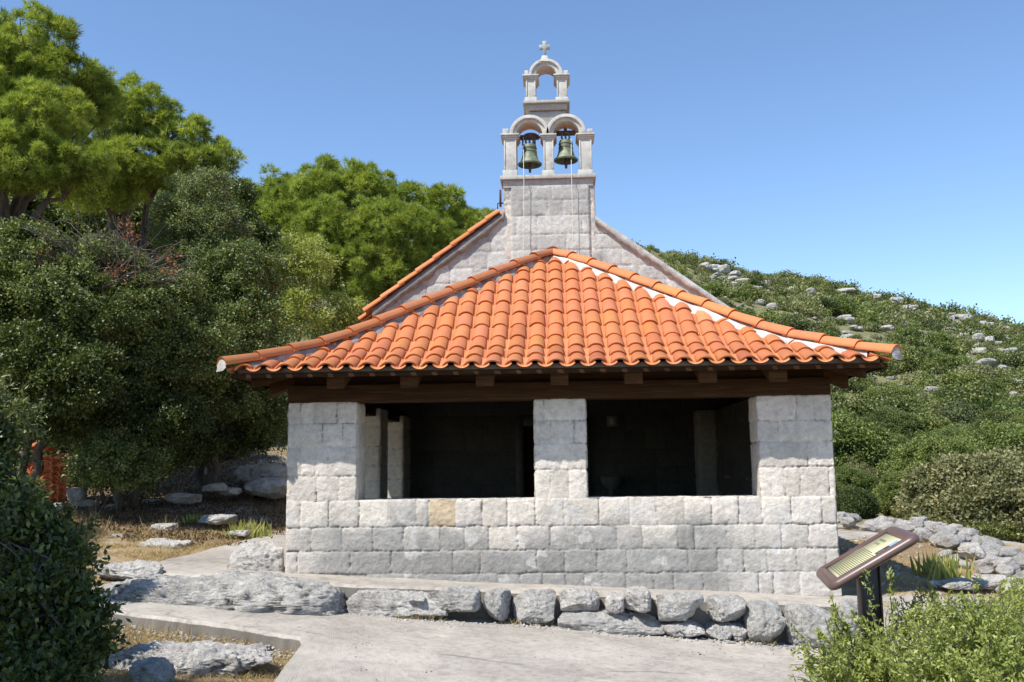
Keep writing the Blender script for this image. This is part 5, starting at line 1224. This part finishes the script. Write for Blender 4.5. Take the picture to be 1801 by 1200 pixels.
for i in range(min(290, len(cand))):
    x, y, s = cx_[i], cy_[i], cs_[i]; v_ = near_v[hr.integers(0, 6)] if y < 55 else mid_v[hr.integers(0, 5)]
    o = bpy.data.objects.new('shrub', v_); COL.objects.link(o); o.location = (x, y, cz_[i]-.12*s); o.rotation_euler = (0, 0, hr.uniform(0, 6.28)); o.scale = (s, s, s*hr.uniform(.75, 1.15))
    tag(o, 'green shrub in the dense scrub covering the hillside right of the chapel', 'shrub', 'shrubs on the hillside')
Vs, Fs, Vr, Mi, n0 = [], [], [], [], 0
fv = []
for me in mid_v+far_v:
    v = np.empty(len(me.vertices)*3, np.float32); me.vertices.foreach_get('co', v); a_ = np.empty(len(me.vertices), np.float32); me.attributes['var'].data.foreach_get('value', a_); fv.append((v.reshape(-1, 3), a_))
for i in range(290, len(cand)):
    k = hr.integers(0, 5) if cy_[i] < 62 and cx_[i] > 0 else 5+hr.integers(0, 3); v, a_ = fv[k]; s = cs_[i]*hr.uniform(.95, 1.15); th = hr.uniform(0, 6.28); c, sn = math.cos(th), math.sin(th)
    q_ = np.stack([v[:, 0]*c-v[:, 1]*sn, v[:, 0]*sn+v[:, 1]*c, v[:, 2]*hr.uniform(.8, 1.15)], 1)*s+np.array([cx_[i], cy_[i], cz_[i]-.1*s])
    Vs.append(q_); Vr.append(np.clip(a_+hr.normal(0, .16), 0, 1)); f_ = np.arange(len(a_)).reshape(-1, 4)+n0; Fs.append(f_); Mi.append(np.full(len(f_), hr.integers(0, 3))); n0 += len(a_)
if Vs:
    me = make_mesh('hillside_scrub', np.concatenate(Vs), Fs, M['scrubA'], var=np.concatenate(Vr)); me.materials.append(M['scrubB']); me.materials.append(M['scrubC'])
    me.polygons.foreach_set('material_index', np.concatenate(Mi).astype(np.int32)); tag(link('hillside_scrub', me), 'dense green scrub on the far hillside', 'scrub', kind='stuff')
print('hill shrubs', len(cand))
# rocks glimpsed through the left trees
for i, (px_, py_, Y, s, lb) in enumerate(((478, 470, 23, .55, 'pale rock glimpsed between the thicket and the broad pine'), (540, 545, 22, .5, 'pale rock under the light green shrub left of the nave'), (500, 500, 22.5, .4, 'small pale rock above the light green shrub'))):
    c = atY(px_, py_, Y); o = bpy.data.objects.new('rock_outcrop', rp[i]); COL.objects.link(o); o.location = c; o.scale = (s*1.5, s, s); tag(o, lb, 'rock')
# near shrubs on the right placed where the photograph shows distinct ones
NS = [(1610, 870, 160, 1.0, 24, 4, 'scrubA', 'rounded green juniper behind the tumbled wall'), (1500, 800, 90, 1.0, 26, 1, 'scrubB', 'grey-green shrub right behind the porch corner'), (1740, 920, 140, 1.0, 17, 0, 'scrubA', 'feathery green shrub at the right edge behind the wall'),
      (1500, 860, 70, 1.0, 22, 2, 'scrubC', 'dark shrub at the foot of the porch corner'), (1690, 770, 130, .9, 30, 3, 'scrubA', 'tall green shrub left of the right edge'), (1780, 790, 110, 1.0, 24, 1, 'scrubB', 'olive coloured shrub at the right edge'), (1560, 740, 110, .9, 33, 0, 'scrubA', 'fresh green shrub upslope of the rounded juniper')]
for i, (px_, py_, wpx, asp, Y, k, mt, lb) in enumerate(NS):
    c = atY(px_, py_, Y); w_ = wpx*Y/F/1.7; zb_ = gz(c[0], c[1]); o = bpy.data.objects.new('shrub', shrub_mesh(700+i, 1.3, 42, .035/w_, .022/w_, M[mt], 6, 1.0, .10)); COL.objects.link(o)
    h = min(max(c[2]-zb_, .3)*1.3+w_*.2, w_*1.35)
    o.location = (c[0], c[1], zb_-.1); o.scale = (w_, w_, h); tag(o, lb, 'shrub')
print('tris', sum(len(o.data.polygons) for o in bpy.data.objects if o.type == 'MESH'))
